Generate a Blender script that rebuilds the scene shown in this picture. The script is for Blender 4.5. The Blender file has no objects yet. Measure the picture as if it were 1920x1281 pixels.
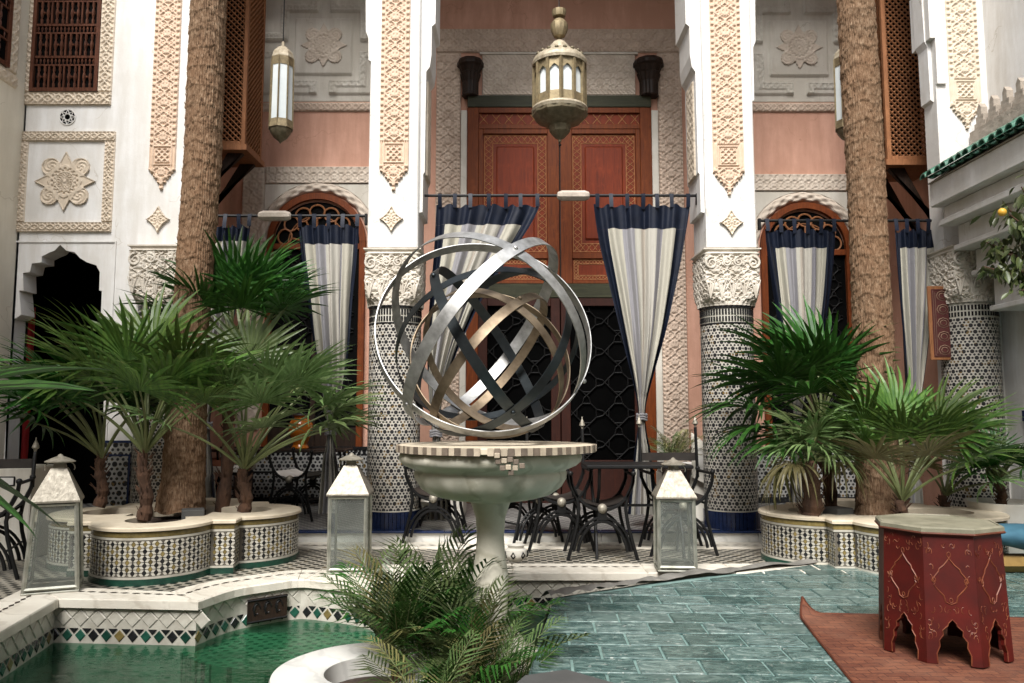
import bpy, bmesh, math, random
import numpy as np
from mathutils import Vector, Matrix
C = bpy.context.scene.collection
SC = bpy.context.scene
PI = math.pi
rnd = random.Random(7)

# ------------------------------------------------------------------ camera
F, PITCH, CH = 1450.0, math.atan(135/1450), 1.15
cam = bpy.data.objects.new('camera', bpy.data.cameras.new('camera'))
C.objects.link(cam); SC.camera = cam
cam.location = (0, 0, CH); cam.rotation_euler = (PI/2 + PITCH, 0, 0)
cam.data.sensor_width = 36; cam.data.lens = F/1920*36
cam.data.clip_start = .05; cam.data.clip_end = 400
# ------------------------------------------------------------------ light
SUN_EL, SUN_AZ = 50, 192       # soft high light over the viewer's left shoulder
w = bpy.data.worlds.new('World'); SC.world = w; w.use_nodes = True
wn = w.node_tree; bg = wn.nodes['Background']
sky = wn.nodes.new('ShaderNodeTexSky'); sky.sky_type = 'NISHITA'; sky.sun_disc = False
sky.sun_elevation = math.radians(SUN_EL); sky.sun_rotation = math.radians(SUN_AZ)
sky.air_density = 1.0; sky.dust_density = 3.0; sky.ozone_density = 1.0
hs = wn.nodes.new('ShaderNodeHueSaturation'); hs.inputs['Saturation'].default_value = .35
wn.links.new(sky.outputs[0], hs.inputs['Color']); wn.links.new(hs.outputs[0], bg.inputs[0])
bg.inputs[1].default_value = .095
sun = bpy.data.objects.new('sun', bpy.data.lights.new('sun', 'SUN')); C.objects.link(sun)
sun.data.energy = 2.55; sun.data.angle = math.radians(26); sun.data.color = (1, .975, .94)
sun.rotation_euler = (math.radians(90-SUN_EL), 0, math.radians(-12))
SC.view_settings.view_transform = 'Standard'; SC.view_settings.look = 'None'
SC.view_settings.gamma = 1; SC.view_settings.use_curve_mapping = False
SC.view_settings.exposure = 1.2
SC.render.engine = 'CYCLES'
SC.cycles.max_bounces = 8; SC.cycles.transparent_max_bounces = 24
SC.cycles.caustics_reflective = False; SC.cycles.caustics_refractive = False

# ------------------------------------------------------------------ helpers
def ray(px, py):
    x = (px-960)/F; y = -(py-640.5)/F
    c, s = math.cos(PITCH), math.sin(PITCH)
    return Vector((x, c - s*y, s + c*y))
def at(px, py, Y):
    d = ray(px, py); t = Y/d.y
    return Vector((0, 0, CH)) + d*t
def gz(px, py, z=0.0):
    d = ray(px, py); t = (z-CH)/d.z
    return Vector((0, 0, CH)) + d*t
def rect(x0, y0, x1, y1, Y):
    ym, xm = (y0+y1)/2, (x0+x1)/2
    return at(x0, ym, Y).x, at(x1, ym, Y).x, at(xm, y1, Y).z, at(xm, y0, Y).z

def wloc(o):
    v = Vector((0, 0, 0))
    while o is not None:
        v += o.location; o = o.parent
    return v

class MB:
    def __init__(s): s.v = []; s.f = []; s.uv = {}; s.mi = []; s.cm = 0
    def add(s, vs, fs, mi=None):
        b = len(s.v); s.v += [tuple(p) for p in vs]; s.f += [tuple(i+b for i in f) for f in fs]
        s.mi += [s.cm if mi is None else mi]*len(fs); return b
    def box(s, x0, x1, y0, y1, z0, z1):
        s.add([(x0,y0,z0),(x1,y0,z0),(x1,y1,z0),(x0,y1,z0),(x0,y0,z1),(x1,y0,z1),(x1,y1,z1),(x0,y1,z1)],
              [(3,2,1,0),(4,5,6,7),(0,1,5,4),(1,2,6,5),(2,3,7,6),(3,0,4,7)]); return s
    def bbox(s, x0, x1, y0, y1, z0, z1, b=.004):      # box with bevelled edges
        def ring(z, i): return [(x0+i,y0,z),(x1-i,y0,z),(x1,y0+i,z),(x1,y1-i,z),(x1-i,y1,z),(x0+i,y1,z),(x0,y1-i,z),(x0,y0+i,z)]
        def inn(z): return [(x0+b,y0+b,z),(x1-b,y0+b,z),(x1-b,y0+b,z),(x1-b,y1-b,z),(x1-b,y1-b,z),(x0+b,y1-b,z),(x0+b,y1-b,z),(x0+b,y0+b,z)]
        L = [inn(z0), ring(z0+b, b), ring(z1-b, b), inn(z1)]
        vs = sum(L, []); fs = []
        for k in range(3):
            for i in range(8):
                j = (i+1) % 8; fs.append((k*8+i, k*8+j, (k+1)*8+j, (k+1)*8+i))
        fs.append((7,5,3,1)); fs.append((25,27,29,31)); s.add(vs, fs); return s
    def prism(s, pts, vec):
        n = len(pts); vec = Vector(vec); a = [Vector(p) for p in pts]; b = [p+vec for p in a]
        s.add(a+b, [tuple(range(n-1,-1,-1)), tuple(range(n,2*n))] + [(i,(i+1)%n,n+(i+1)%n,n+i) for i in range(n)]); return s
    def lathe(s, prof, n=32, c=(0,0,0), a0=0, a1=2*PI, cap=True, rf=None):
        full = abs(a1-a0-2*PI) < 1e-6; m = n if full else n+1; vs = []; fs = []
        for r, z in prof:
            for i in range(m):
                a = a0+(a1-a0)*i/n; rr = r*(rf(a, z) if rf else 1)
                vs.append((c[0]+rr*math.cos(a), c[1]+rr*math.sin(a), c[2]+z))
        for k in range(len(prof)-1):
            for i in range(n):
                j = (i+1) % m; fs.append((k*m+i, k*m+j, (k+1)*m+j, (k+1)*m+i))
        if cap and full:
            if prof[0][0] > 1e-5: fs.append(tuple(range(m-1,-1,-1)))
            if prof[-1][0] > 1e-5: q = (len(prof)-1)*m; fs.append(tuple(range(q, q+m)))
        s.add(vs, fs); return s
    def tube(s, pts, r, n=6, closed=False, cap=True):
        pts = [Vector(p) for p in pts]; N = len(pts); vs = []; fs = []; up = None
        for i, p in enumerate(pts):
            if closed: t = pts[(i+1)%N]-pts[i-1]
            else: t = pts[min(i+1,N-1)]-pts[max(i-1,0)]
            if t.length < 1e-9: t = Vector((0,0,1))
            t.normalize()
            if up is None: up = Vector((0,0,1)) if abs(t.z) < .9 else Vector((1,0,0))
            u = (up - t*up.dot(t))
            if u.length < 1e-6: u = t.orthogonal()
            u.normalize(); up = u; w_ = t.cross(u); rr = r[i] if isinstance(r, (list,tuple)) else r
            for k in range(n):
                a = 2*PI*k/n; vs.append(p + (u*math.cos(a)+w_*math.sin(a))*rr)
        for i in range(N if closed else N-1):
            j = (i+1) % N
            for k in range(n): l = (k+1)%n; fs.append((i*n+k, i*n+l, j*n+l, j*n+k))
        if cap and not closed: fs.append(tuple(range(n-1,-1,-1))); fs.append(tuple(range((N-1)*n, N*n)))
        s.add(vs, fs); return s
    def sphere(s, c, r, nu=14, nv=8, sc=(1,1,1)):
        vs = []; fs = []
        for j in range(nv+1):
            b = PI*j/nv
            for i in range(nu):
                a = 2*PI*i/nu; vs.append((c[0]+r*sc[0]*math.sin(b)*math.cos(a), c[1]+r*sc[1]*math.sin(b)*math.sin(a), c[2]-r*sc[2]*math.cos(b)))
        for j in range(nv):
            for i in range(nu): k = (i+1)%nu; fs.append((j*nu+i, j*nu+k, (j+1)*nu+k, (j+1)*nu+i))
        s.add(vs, fs); return s
    def grid(s, fn, nu, nv, uv=True, closed=False):
        b = len(s.v); vs = []; fs = []
        for j in range(nv+1):
            for i in range(nu+1):
                vs.append(tuple(fn(i/nu, j/nv)))
                if uv: s.uv[b+len(vs)-1] = (i/nu, j/nv)
        m = nu+1
        for j in range(nv):
            for i in range(nu): fs.append((j*m+i, j*m+i+1, (j+1)*m+i+1, (j+1)*m+i))
        s.add(vs, fs); return s
    def mesh(s, name, mats, smooth=False, off=Vector((0,0,0)), angle=None):
        me = bpy.data.meshes.new(name)
        me.from_pydata([(p[0]-off.x, p[1]-off.y, p[2]-off.z) for p in s.v], [], s.f)
        for m in (mats if isinstance(mats, (list,tuple)) else [mats]): me.materials.append(m)
        if any(s.mi): me.polygons.foreach_set('material_index', s.mi)
        if s.uv:
            ul = me.uv_layers.new(name='UVMap')
            for l in me.loops:
                q = s.uv.get(l.vertex_index)
                if q: ul.data[l.index].uv = q
        if smooth:
            me.polygons.foreach_set('use_smooth', [True]*len(me.polygons))
            me.set_sharp_from_angle(angle=math.radians(angle or 40))
        me.update(); return me
    def build(s, name, mats, parent=None, smooth=False, angle=None):
        o = bpy.data.objects.new(name, s.mesh(name, mats, smooth, wloc(parent), angle)); C.objects.link(o)
        if parent: o.parent = parent
        return o

def tag(o, label=None, cat=None, group=None, kind=None):
    for k, v in (('label',label),('category',cat),('group',group),('kind',kind)):
        if v: o[k] = v
    return o
def thing(name, label, cat, loc=(0,0,0), group=None, rz=0):
    o = bpy.data.objects.new(name, None); C.objects.link(o); o.location = loc; o.rotation_euler = (0,0,rz)
    o.empty_display_size = .1
    return tag(o, label, cat, group)
def put(name, me, parent, M=None, loc=None):
    o = bpy.data.objects.new(name, me); C.objects.link(o); o.parent = parent
    if M is not None: o.matrix_local = M
    elif loc is not None: o.location = loc
    return o
def copy_tree(o, parent=None):
    c = o.copy(); C.objects.link(c); c.parent = parent
    if parent is not None: c.matrix_parent_inverse = o.matrix_parent_inverse.copy()
    for ch in list(o.children): copy_tree(ch, c)
    return c

# ------------------------------------------------------------------ materials
class NT:
    def __init__(s, name):
        s.m = bpy.data.materials.new(name); s.m.use_nodes = True; s.t = s.m.node_tree
        s.b = s.t.nodes['Principled BSDF']; s.out = s.t.nodes['Material Output']
    def n(s, ty, **kw):
        nd = s.t.nodes.new(ty)
        for k, v in kw.items(): setattr(nd, k, v)
        return nd
    def set(s, sock, v):
        if isinstance(v, bpy.types.NodeSocket): s.t.links.new(v, sock)
        else: sock.default_value = v
    def math(s, op, a, b=None, c=None):
        nd = s.n('ShaderNodeMath', operation=op); s.set(nd.inputs[0], a)
        if b is not None: s.set(nd.inputs[1], b)
        if c is not None: s.set(nd.inputs[2], c)
        return nd.outputs[0]
    def obj(s): return s.n('ShaderNodeTexCoord').outputs['Object']
    def uvc(s): return s.n('ShaderNodeTexCoord').outputs['UV']
    def sep(s, v):
        nd = s.n('ShaderNodeSeparateXYZ'); s.set(nd.inputs[0], v); return nd.outputs
    def comb(s, x, y, z):
        nd = s.n('ShaderNodeCombineXYZ')
        for i, q in enumerate((x,y,z)): s.set(nd.inputs[i], q)
        return nd.outputs[0]
    def scale(s, v, k):
        nd = s.n('ShaderNodeVectorMath', operation='MULTIPLY'); s.set(nd.inputs[0], v); nd.inputs[1].default_value = k; return nd.outputs[0]
    def noise(s, v, sc, det=4, rough=.55, dist=0):
        nd = s.n('ShaderNodeTexNoise'); s.set(nd.inputs['Vector'], v); nd.inputs['Scale'].default_value = sc
        nd.inputs['Detail'].default_value = det; nd.inputs['Roughness'].default_value = rough; nd.inputs['Distortion'].default_value = dist
        return nd.outputs['Fac']
    def ramp(s, f, stops, interp='LINEAR'):
        nd = s.n('ShaderNodeValToRGB'); s.set(nd.inputs[0], f); cr = nd.color_ramp; cr.interpolation = interp
        while len(cr.elements) < len(stops): cr.elements.new(.5)
        for e, (p, c) in zip(cr.elements, stops): e.position = p; e.color = (*c, 1) if len(c) == 3 else c
        return nd.outputs[0]
    def mix(s, f, a, b, bt='MIX'):
        nd = s.n('ShaderNodeMix', data_type='RGBA', blend_type=bt); s.set(nd.inputs[0], f)
        for i, q in ((6,a),(7,b)):
            s.set(nd.inputs[i], (*q,1) if isinstance(q, tuple) and len(q) == 3 else q)
        return nd.outputs[2]
    def bump(s, h, st=.3, d=.01):
        nd = s.n('ShaderNodeBump'); s.set(nd.inputs['Height'], h); nd.inputs['Strength'].default_value = st; nd.inputs['Distance'].default_value = d
        s.t.links.new(nd.outputs[0], s.b.inputs['Normal']); return nd.outputs[0]
    def p(s, **kw):
        for k, v in kw.items():
            q = s.b.inputs[k.replace('_',' ')]
            s.set(q, (*v,1) if isinstance(v, tuple) and len(v) == 3 and q.type == 'RGBA' else v)
        return s
    def rnd(s): return s.n('ShaderNodeObjectInfo').outputs['Random']

def simple(name, c1, c2=None, sc=6, rough=.7, metal=0, bump=.15, bd=.004, bsc=None, stretch=(1,1,1), spec=.5, vary=0):
    t = NT(name); o = t.scale(t.obj(), stretch); c2 = c2 or tuple(x*.75 for x in c1)
    col = t.ramp(t.noise(o, sc, 5, .6), [(.3,c2),(.7,c1)])
    if vary:
        hsn = t.n('ShaderNodeHueSaturation'); t.set(hsn.inputs['Color'], col)
        t.set(hsn.inputs['Value'], t.math('MULTIPLY_ADD', t.rnd(), vary, 1-vary/2)); col = hsn.outputs[0]
    t.p(Base_Color=col, Roughness=rough, Metallic=metal, Specular_IOR_Level=spec)
    if bump: t.bump(t.noise(o, bsc or sc*8, 4, .6), bump, bd)
    return t.m

def plaster(name, c, dirty, sc=1.2, amt=.35):
    t = NT(name); o = t.obj()
    big = t.noise(o, sc, 6, .62); drip = t.noise(t.scale(o, (3,3,.5)), 2.2, 6, .65)
    f = t.math('MULTIPLY', t.ramp(t.math('MULTIPLY', big, drip), [(.2,(1,1,1)),(.36,(0,0,0))]), amt)
    col = t.mix(f, c, dirty)
    vo = t.n('ShaderNodeTexVoronoi', feature='DISTANCE_TO_EDGE'); ad = t.n('ShaderNodeVectorMath', operation='ADD'); nz = t.n('ShaderNodeTexNoise'); t.set(nz.inputs['Vector'], o); nz.inputs['Scale'].default_value = 3; nz.inputs['Detail'].default_value = 4
    t.set(ad.inputs[0], o); t.set(ad.inputs[1], t.scale(nz.outputs['Color'], (.5,.5,.5))); t.set(vo.inputs['Vector'], ad.outputs[0]); vo.inputs['Scale'].default_value = .9
    ck = t.math('MULTIPLY', t.math('LESS_THAN', vo.outputs['Distance'], .0035), t.math('GREATER_THAN', t.noise(o, 1.7, 2, .5), .52)); col = t.mix(t.math('MULTIPLY', ck, .5), col, dirty)
    sp = t.ramp(t.noise(o, 34, 3, .7), [(.27,(1,1,1)),(.31,(0,0,0))])
    col = t.mix(t.math('MULTIPLY', sp, amt*.45), col, dirty)
    t.p(Base_Color=col, Roughness=.82, Specular_IOR_Level=.25)
    h = t.math('ADD', t.noise(o, 9, 5, .6), t.math('MULTIPLY', t.noise(o, 90, 3, .6), .25)); t.bump(h, .28, .012)
    return t.m
M = {}
M['white'] = plaster('white_plaster', (.78,.775,.76), (.48,.44,.37), amt=.45)
M['cream'] = plaster('cream_plaster', (.74,.69,.58), (.46,.4,.3), amt=.3)
M['pink'] = plaster('pink_plaster', (.64,.37,.275), (.4,.21,.14), amt=.55)
M['dull_white'] = plaster('dull_white_plaster', (.68,.65,.58), (.42,.38,.31), amt=.5)  # duller, warmer copy of the white plaster
M['carve_tan'] = simple('carved_plaster_tan', (.66,.5,.375), (.54,.395,.285), 14, .9, bump=.25, bd=.003)
M['carve_pale'] = simple('carved_plaster_pale', (.68,.58,.46), (.56,.47,.36), 12, .9, bump=.25, bd=.003)
M['carve_grey'] = simple('carved_plaster_grey', (.64,.56,.47), (.5,.42,.34), 9, .9, bump=.25, bd=.003)
M['carve_pink'] = simple('carved_plaster_pink', (.6,.48,.385), (.48,.37,.29), 9, .9, bump=.25, bd=.003)
M['carve_stone'] = simple('carved_capital_stone', (.66,.61,.53), (.46,.41,.34), 7, .9, bump=.3, bd=.004)
def wood(name, c1, c2, rough=.5, ax=(14,14,1.2), sc=3):
    t = NT(name); o = t.scale(t.obj(), ax)
    f = t.noise(o, sc, 6, .6, 1.2); col = t.ramp(f, [(.3,c2),(.7,c1)])
    wear = t.ramp(t.noise(t.obj(), 7, 5, .7), [(.55,(0,0,0)),(.75,(1,1,1))])
    col = t.mix(t.math('MULTIPLY', wear, .3), col, tuple(x*1.7+.01 for x in c1))
    t.p(Base_Color=col, Roughness=rough, Specular_IOR_Level=.22); t.bump(f, .25, .003); return t.m
M['red_wood'] = wood('red_door_wood', (.19,.045,.008), (.09,.02,.005), .55)
M['red_panel'] = wood('red_painted_panel', (.2,.03,.006), (.1,.015,.004), .55)
M['red_line'] = simple('pale_painted_line', (.5,.26,.11), (.3,.13,.05), 30, .6)
M['brown_wood'] = wood('brown_lattice_wood', (.3,.13,.055), (.16,.065,.028), .6)
M['dark_wood'] = wood('dark_carved_wood', (.035,.02,.013), (.012,.008,.006), .5)
M['shaded_red_wood'] = wood('shaded_wicket_wood', (.04,.01,.005), (.02,.006,.004), .6)  # darker copy of the door wood; shade low down is in the colour
M['window_wood'] = wood('turned_window_wood', (.13,.05,.028), (.05,.018,.011), .38)
M['green_wood'] = wood('green_painted_beam', (.05,.05,.026), (.02,.022,.012), .55, (1.2,14,14))
M['black'] = simple('dark_interior', (.003,.003,.003), (.002,.002,.002), 3, 1, bump=0, spec=0)  # near-black colour carries the shade of rooms and openings
M['iron'] = simple('black_wrought_iron', (.008,.008,.008), (.005,.005,.005), 30, .5, 0, .2, .001, spec=.25)
M['steel'] = simple('brushed_steel', (.56,.56,.55), (.24,.24,.23), 13, .48, .9, .15, .001, 60)
M['bronze'] = simple('bronze_band', (.33,.26,.18), (.16,.12,.08), 13, .52, .85, .15, .001, 60)
M['dark_steel'] = simple('dark_blued_steel', (.06,.07,.075), (.03,.036,.04), 9, .4, .9, .15, .001, 60)
M['silver'] = simple('hammered_silver', (.36,.33,.27), (.17,.15,.115), 30, .5, .45, .8, .004, 55)
M['lantern_frame'] = simple('tarnished_lantern_frame', (.5,.5,.44), (.3,.3,.25), 14, .5, .7, .2, .001)
M['brass'] = simple('pierced_brass', (.34,.27,.155), (.18,.14,.08), 22, .55, .5, .4, .003, 60)
M['brass_pale'] = simple('pale_whitewashed_brass', (.5,.44,.33), (.26,.21,.14), 24, .6, .3, .4, .003, 60)
M['brass_old'] = simple('tarnished_brass', (.21,.175,.11), (.09,.075,.042), 22, .6, .4, .4, .003, 60)
M['milk_glass'] = simple('frosted_lantern_glass', (.72,.76,.76), (.62,.67,.67), 5, .3, bump=.05)
M['navy'] = simple('navy_satin', (.007,.011,.024), (.004,.006,.013), 6, .5, bump=.3, bd=.004, bsc=11, spec=.22)
M['leather'] = simple('dark_leather', (.03,.024,.02), (.015,.012,.01), 10, .5)
M['towel'] = simple('white_cotton', (.7,.69,.66), (.6,.58,.54), 10, .9)
M['soil'] = simple('potting_soil', (.06,.035,.022), (.022,.014,.01), 30, .95, bump=.9, bd=.02, bsc=40)
M['husk'] = simple('palm_stem_fibre', (.11,.055,.03), (.035,.018,.011), 18, .95, bump=.9, bd=.012, bsc=50, stretch=(1,1,.35))
M['amber'] = simple('amber_glazed_ceramic', (.42,.13,.012), (.22,.055,.006), 5, .16, bump=.1)
M['terracotta'] = simple('terracotta_clay', (.4,.16,.09), (.28,.1,.055), 8, .8)
M['blue_cloth'] = simple('faded_blue_cushion', (.05,.15,.21), (.028,.09,.14), 5, .85, bump=.4, bd=.01, bsc=14)
M['ochre'] = simple('ochre_mattress', (.24,.15,.04), (.15,.09,.022), 8, .85)
M['red_cloth'] = simple('red_curtain_cloth', (.42,.02,.018), (.28,.012,.012), 5, .8)
M['grey_plastic'] = simple('grey_weathered_sheet', (.2,.19,.17), (.09,.085,.075), 7, .6, bump=.5, bd=.01, bsc=14)
M['slate'] = simple('dark_slate_sheet', (.075,.075,.072), (.05,.05,.048), 6, .7)
M['grout'] = simple('tile_grout', (.2,.3,.275), (.1,.17,.155), 12, .8)
M['band_blue'] = simple('cobalt_tile', (.012,.024,.075), (.007,.013,.04), 30, .25, vary=.5)
M['black_tile'] = simple('black_glazed_tile', (.016,.017,.018), (.01,.01,.011), 30, .22, vary=.4)
M['olive_tile'] = simple('ochre_glazed_tile', (.2,.15,.055), (.11,.085,.03), 30, .25, vary=.9)
M['green_tile'] = simple('green_glazed_tile', (.018,.085,.055), (.01,.045,.032), 20, .2, vary=.9)
M['white_tile'] = simple('white_glazed_tile', (.54,.52,.45), (.36,.335,.28), 9, .35, vary=.2)
M['white_grout'] = simple('white_tile_bed', (.4,.37,.31), (.27,.245,.2), 10, .7)
M['planter_bed'] = simple('dark_tile_joint', (.13,.115,.09), (.075,.065,.05), 10, .8)
M['roof_green'] = simple('green_roof_glaze', (.05,.16,.105), (.03,.085,.06), 9, .35, vary=.5)
M['lime'] = simple('weathered_lime', (.47,.41,.345), (.27,.23,.185), 7, .9, bump=.6, bd=.015, bsc=16)
M['rim_stone'] = simple('cream_planter_rim', (.66,.58,.45), (.52,.44,.32), 9, .6, bump=.12)
def marble(name, c, vein, k=.8, rough=.35):
    t = NT(name); o = t.obj(); wv = t.n('ShaderNodeTexWave', wave_type='BANDS', bands_direction='DIAGONAL')
    t.set(wv.inputs['Vector'], o); wv.inputs['Scale'].default_value = 2.2; wv.inputs['Distortion'].default_value = 9; wv.inputs['Detail'].default_value = 5; wv.inputs['Detail Scale'].default_value = 1.6
    f = t.ramp(wv.outputs['Fac'], [(.0,(1,1,1)),(.18,(0,0,0))])
    st = t.ramp(t.noise(o, 3.5, 6, .65), [(.42,(0,0,0)),(.72,(1,1,1))])
    col = t.mix(t.math('MULTIPLY', f, k*.5), c, vein); col = t.mix(t.math('MULTIPLY', st, .5*k), col, vein)
    t.p(Base_Color=col, Roughness=rough); t.bump(t.noise(o, 40, 4, .6), .08, .004); return t.m
M['marble'] = marble('white_marble', (.7,.69,.65), (.36,.36,.34), .6)
M['coping'] = marble('worn_coping_marble', (.68,.64,.55), (.38,.33,.26), .8, .5)
M['basin'] = marble('stained_basin_marble', (.6,.57,.48), (.3,.28,.2), 1.0, .45)

def zellige(name, s=.085, cyl=False, r=.25, dark=(.012,.012,.014), lite=(.58,.55,.48), plane='xz', sec=(.16,.1,.03), secp=.12, bold=0.0):
    t = NT(name); o = t.sep(t.obj())
    if cyl: u = t.math('MULTIPLY', t.math('ARCTAN2', o[1], o[0]), r)
    else: u = o[0] if plane[0] == 'x' else o[1]
    v = o[2] if plane[1] == 'z' else o[1]
    kx = 2*PI/s
    def hexf(m):
        out = None
        for a in (0, 60, 120):
            ca, sa = math.cos(math.radians(a+90)), math.sin(math.radians(a+90))
            ph = t.math('ADD', t.math('MULTIPLY', u, kx*m*ca*2/math.sqrt(3)), t.math('MULTIPLY', v, kx*m*sa*2/math.sqrt(3)))
            cth = t.math('COSINE', ph); out = cth if out is None else t.math('ADD', out, cth)
        return out
    f1, f2 = hexf(1), hexf(2)
    big = t.math('GREATER_THAN', f1, 1.35-bold)
    ring = t.math('MULTIPLY', t.math('LESS_THAN', f1, .75), t.math('GREATER_THAN', f2, .95-bold))
    msk = t.math('MAXIMUM', big, ring)
    n = t.noise(t.comb(u, v, 0), 14, 2, .5)
    dk = t.mix(t.math('GREATER_THAN', n, .5+.5*(.5-secp)*.6), dark, sec)
    lt = t.ramp(t.noise(t.comb(u, v, 3), 8, 5, .6), [(.3,tuple(q*.72 for q in lite)),(.7,lite)])
    t.p(Base_Color=t.mix(msk, lt, dk), Roughness=.3)
    t.bump(t.math('ADD', f1, t.math('MULTIPLY', f2, .5)), .12, .003); return t.m
M['zell_col'] = zellige('zellige_column_tiles', .068, True, .25, bold=.55, lite=(.52,.49,.43))
M['zell_wall'] = zellige('zellige_dado_tiles', .1, lite=(.42,.42,.4), bold=.25)
M['zell_side'] = zellige('zellige_teal_dado', .1, plane='yz', lite=(.3,.36,.36), dark=(.02,.05,.055))
def checker(name, a, b, dark, lite, sec, th=.22, rough=.35):
    t = NT(name); o = t.sep(t.obj())
    f = t.math('MULTIPLY', t.math('COSINE', t.math('MULTIPLY', o[0], PI/a)), t.math('COSINE', t.math('MULTIPLY', o[1], PI/b)))
    n = t.noise(t.obj(), 9, 2, .5); n2 = t.noise(t.obj(), 2.5, 5, .6)
    dk = t.mix(t.math('GREATER_THAN', n, .6), dark, sec)
    lt = t.mix(t.ramp(n2, [(.35,(0,0,0)),(.7,(1,1,1))]), lite, tuple(q*.55 for q in lite))
    t.p(Base_Color=t.mix(t.math('GREATER_THAN', f, th), lt, dk), Roughness=rough); t.bump(t.math('MINIMUM', f, th), .15, .002); return t.m
M['deck'] = checker('courtyard_zellige_floor', .05, .055, (.009,.01,.009), (.36,.33,.27), (.06,.043,.016), .1)
M['gallery'] = checker('gallery_zellige_floor', .045, .06, (.012,.012,.014), (.34,.33,.31), (.02,.02,.024), .02)
M['pool_floor'] = checker('pool_bottom_tiles', .06, .06, (.014,.062,.05), (.1,.25,.195), (.022,.09,.064), .1)
M['ledge'] = checker('pool_step_tiles', .045, .045, (.06,.16,.1), (.3,.44,.31), (.08,.2,.12), .35)

def glassy(name, tint, rough=.04, dirt=.12, bump=None):
    t = NT(name); tr = t.n('ShaderNodeBsdfTransparent'); tr.inputs[0].default_value = (*tint,1)
    gl = t.n('ShaderNodeBsdfGlossy'); gl.inputs['Roughness'].default_value = rough
    df = t.n('ShaderNodeBsdfDiffuse'); df.inputs[0].default_value = (.42,.44,.4,1)
    fr = t.n('ShaderNodeFresnel'); fr.inputs[0].default_value = 1.33 if bump else 1.5
    m1 = t.n('ShaderNodeMixShader'); m2 = t.n('ShaderNodeMixShader')
    t.set(m1.inputs[0], fr.outputs[0]); t.t.links.new(tr.outputs[0], m1.inputs[1]); t.t.links.new(gl.outputs[0], m1.inputs[2])
    if dirt: t.set(m2.inputs[0], t.math('MULTIPLY', t.noise(t.scale(t.obj(), (1,1,.6)), 7, 5, .6), dirt*2))
    else: m2.inputs[0].default_value = 0
    t.t.links.new(m1.outputs[0], m2.inputs[1]); t.t.links.new(df.outputs[0], m2.inputs[2]); t.t.links.new(m2.outputs[0], t.out.inputs[0])
    if bump:
        b = t.n('ShaderNodeBump'); b.inputs['Strength'].default_value = bump; b.inputs['Distance'].default_value = .02
        t.set(b.inputs['Height'], t.math('ADD', t.noise(t.scale(t.obj(), (1,2.2,1)), 5, 3, .5, .4), t.math('MULTIPLY', t.noise(t.scale(t.obj(), (1,2,1)), 17, 2, .5), .3)))
        t.t.links.new(b.outputs[0], gl.inputs['Normal']); t.t.links.new(b.outputs[0], fr.inputs['Normal'])
    return t.m
M['glass'] = glassy('dusty_lantern_glass', (.9,.94,.92), .05, .16)
M['unlit_opening'] = simple('unlit_opening_black', (.003,.003,.003), (.002,.002,.002), 3, .6, bump=0, spec=.04)  # opaque near-black; paints the unlit room behind openings
M['water'] = glassy('pool_water', (.31,.58,.46), .012, 0, .38)

def stripes(name):
    t = NT(name); u = t.sep(t.uvc())[0]
    st = [(0,(.4,.38,.31)),(.2,(.24,.235,.25)),(.4,(.4,.385,.33)),(.48,(.33,.29,.24)),(.54,(.4,.38,.33)),(.72,(.17,.165,.185)),(.8,(.38,.36,.295))]
    c = t.ramp(u, st, 'CONSTANT')
    fine = t.noise(t.comb(t.math('MULTIPLY', u, 90), t.math('MULTIPLY', t.sep(t.uvc())[1], 1.5), 0), 1, 3, .6)
    c = t.mix(t.math('MULTIPLY', t.ramp(fine, [(.45,(0,0,0)),(.7,(1,1,1))]), .35), c, (.22,.2,.2))
    t.p(Base_Color=c, Roughness=.65, Specular_IOR_Level=.25, Sheen_Weight=.1); t.bump(t.noise(t.scale(t.obj(), (1,1,.45)), 13, 5, .65, .8), .5, .012); return t.m
M['stripe'] = stripes('striped_curtain_fabric')
def leafmat(name, c1, c2, tip, rough=.42):
    t = NT(name); o = t.obj()
    c = t.ramp(t.noise(t.scale(o, (3,18,3)), 2, 4, .6), [(.3,c2),(.7,c1)])
    dry = t.ramp(t.noise(o, 5, 3, .6), [(.62,(0,0,0)),(.75,(1,1,1))]); c = t.mix(t.math('MULTIPLY', dry, .35), c, tip)
    hn = t.n('ShaderNodeHueSaturation'); t.set(hn.inputs['Color'], c); t.set(hn.inputs['Value'], t.math('MULTIPLY_ADD', t.rnd(), .9, .6))
    t.set(hn.inputs['Hue'], t.math('MULTIPLY_ADD', t.rnd(), .035, .485))
    t.p(Base_Color=hn.outputs[0], Roughness=rough, Specular_IOR_Level=.32)
    tl = t.n('ShaderNodeBsdfTranslucent'); t.t.links.new(hn.outputs[0], tl.inputs[0]); mx = t.n('ShaderNodeMixShader'); mx.inputs[0].default_value = .18
    t.t.links.new(t.b.outputs[0], mx.inputs[1]); t.t.links.new(tl.outputs[0], mx.inputs[2]); t.t.links.new(mx.outputs[0], t.out.inputs[0]); return t.m
M['leaf'] = leafmat('fan_palm_leaf', (.095,.155,.03), (.028,.066,.014), (.24,.22,.08))
M['leaf_grey'] = leafmat('grey_green_palm_leaf', (.15,.21,.08), (.06,.1,.03), (.3,.27,.16))
M['leaf_dark'] = leafmat('dark_palm_leaf', (.035,.1,.014), (.011,.038,.007), (.1,.1,.04))
M['leaf_feather'] = leafmat('feather_palm_leaf', (.1,.135,.045), (.028,.055,.018), (.26,.24,.12))
M['leaf_dry'] = leafmat('yellowing_palm_leaf', (.2,.18,.075), (.11,.1,.04), (.36,.29,.15))
M['leaf_orange'] = leafmat('orange_tree_leaf', (.085,.1,.035), (.04,.055,.02), (.26,.22,.1), .35)
M['petiole'] = simple('palm_leaf_stalk', (.14,.17,.06), (.09,.1,.04), 8, .6)
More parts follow.
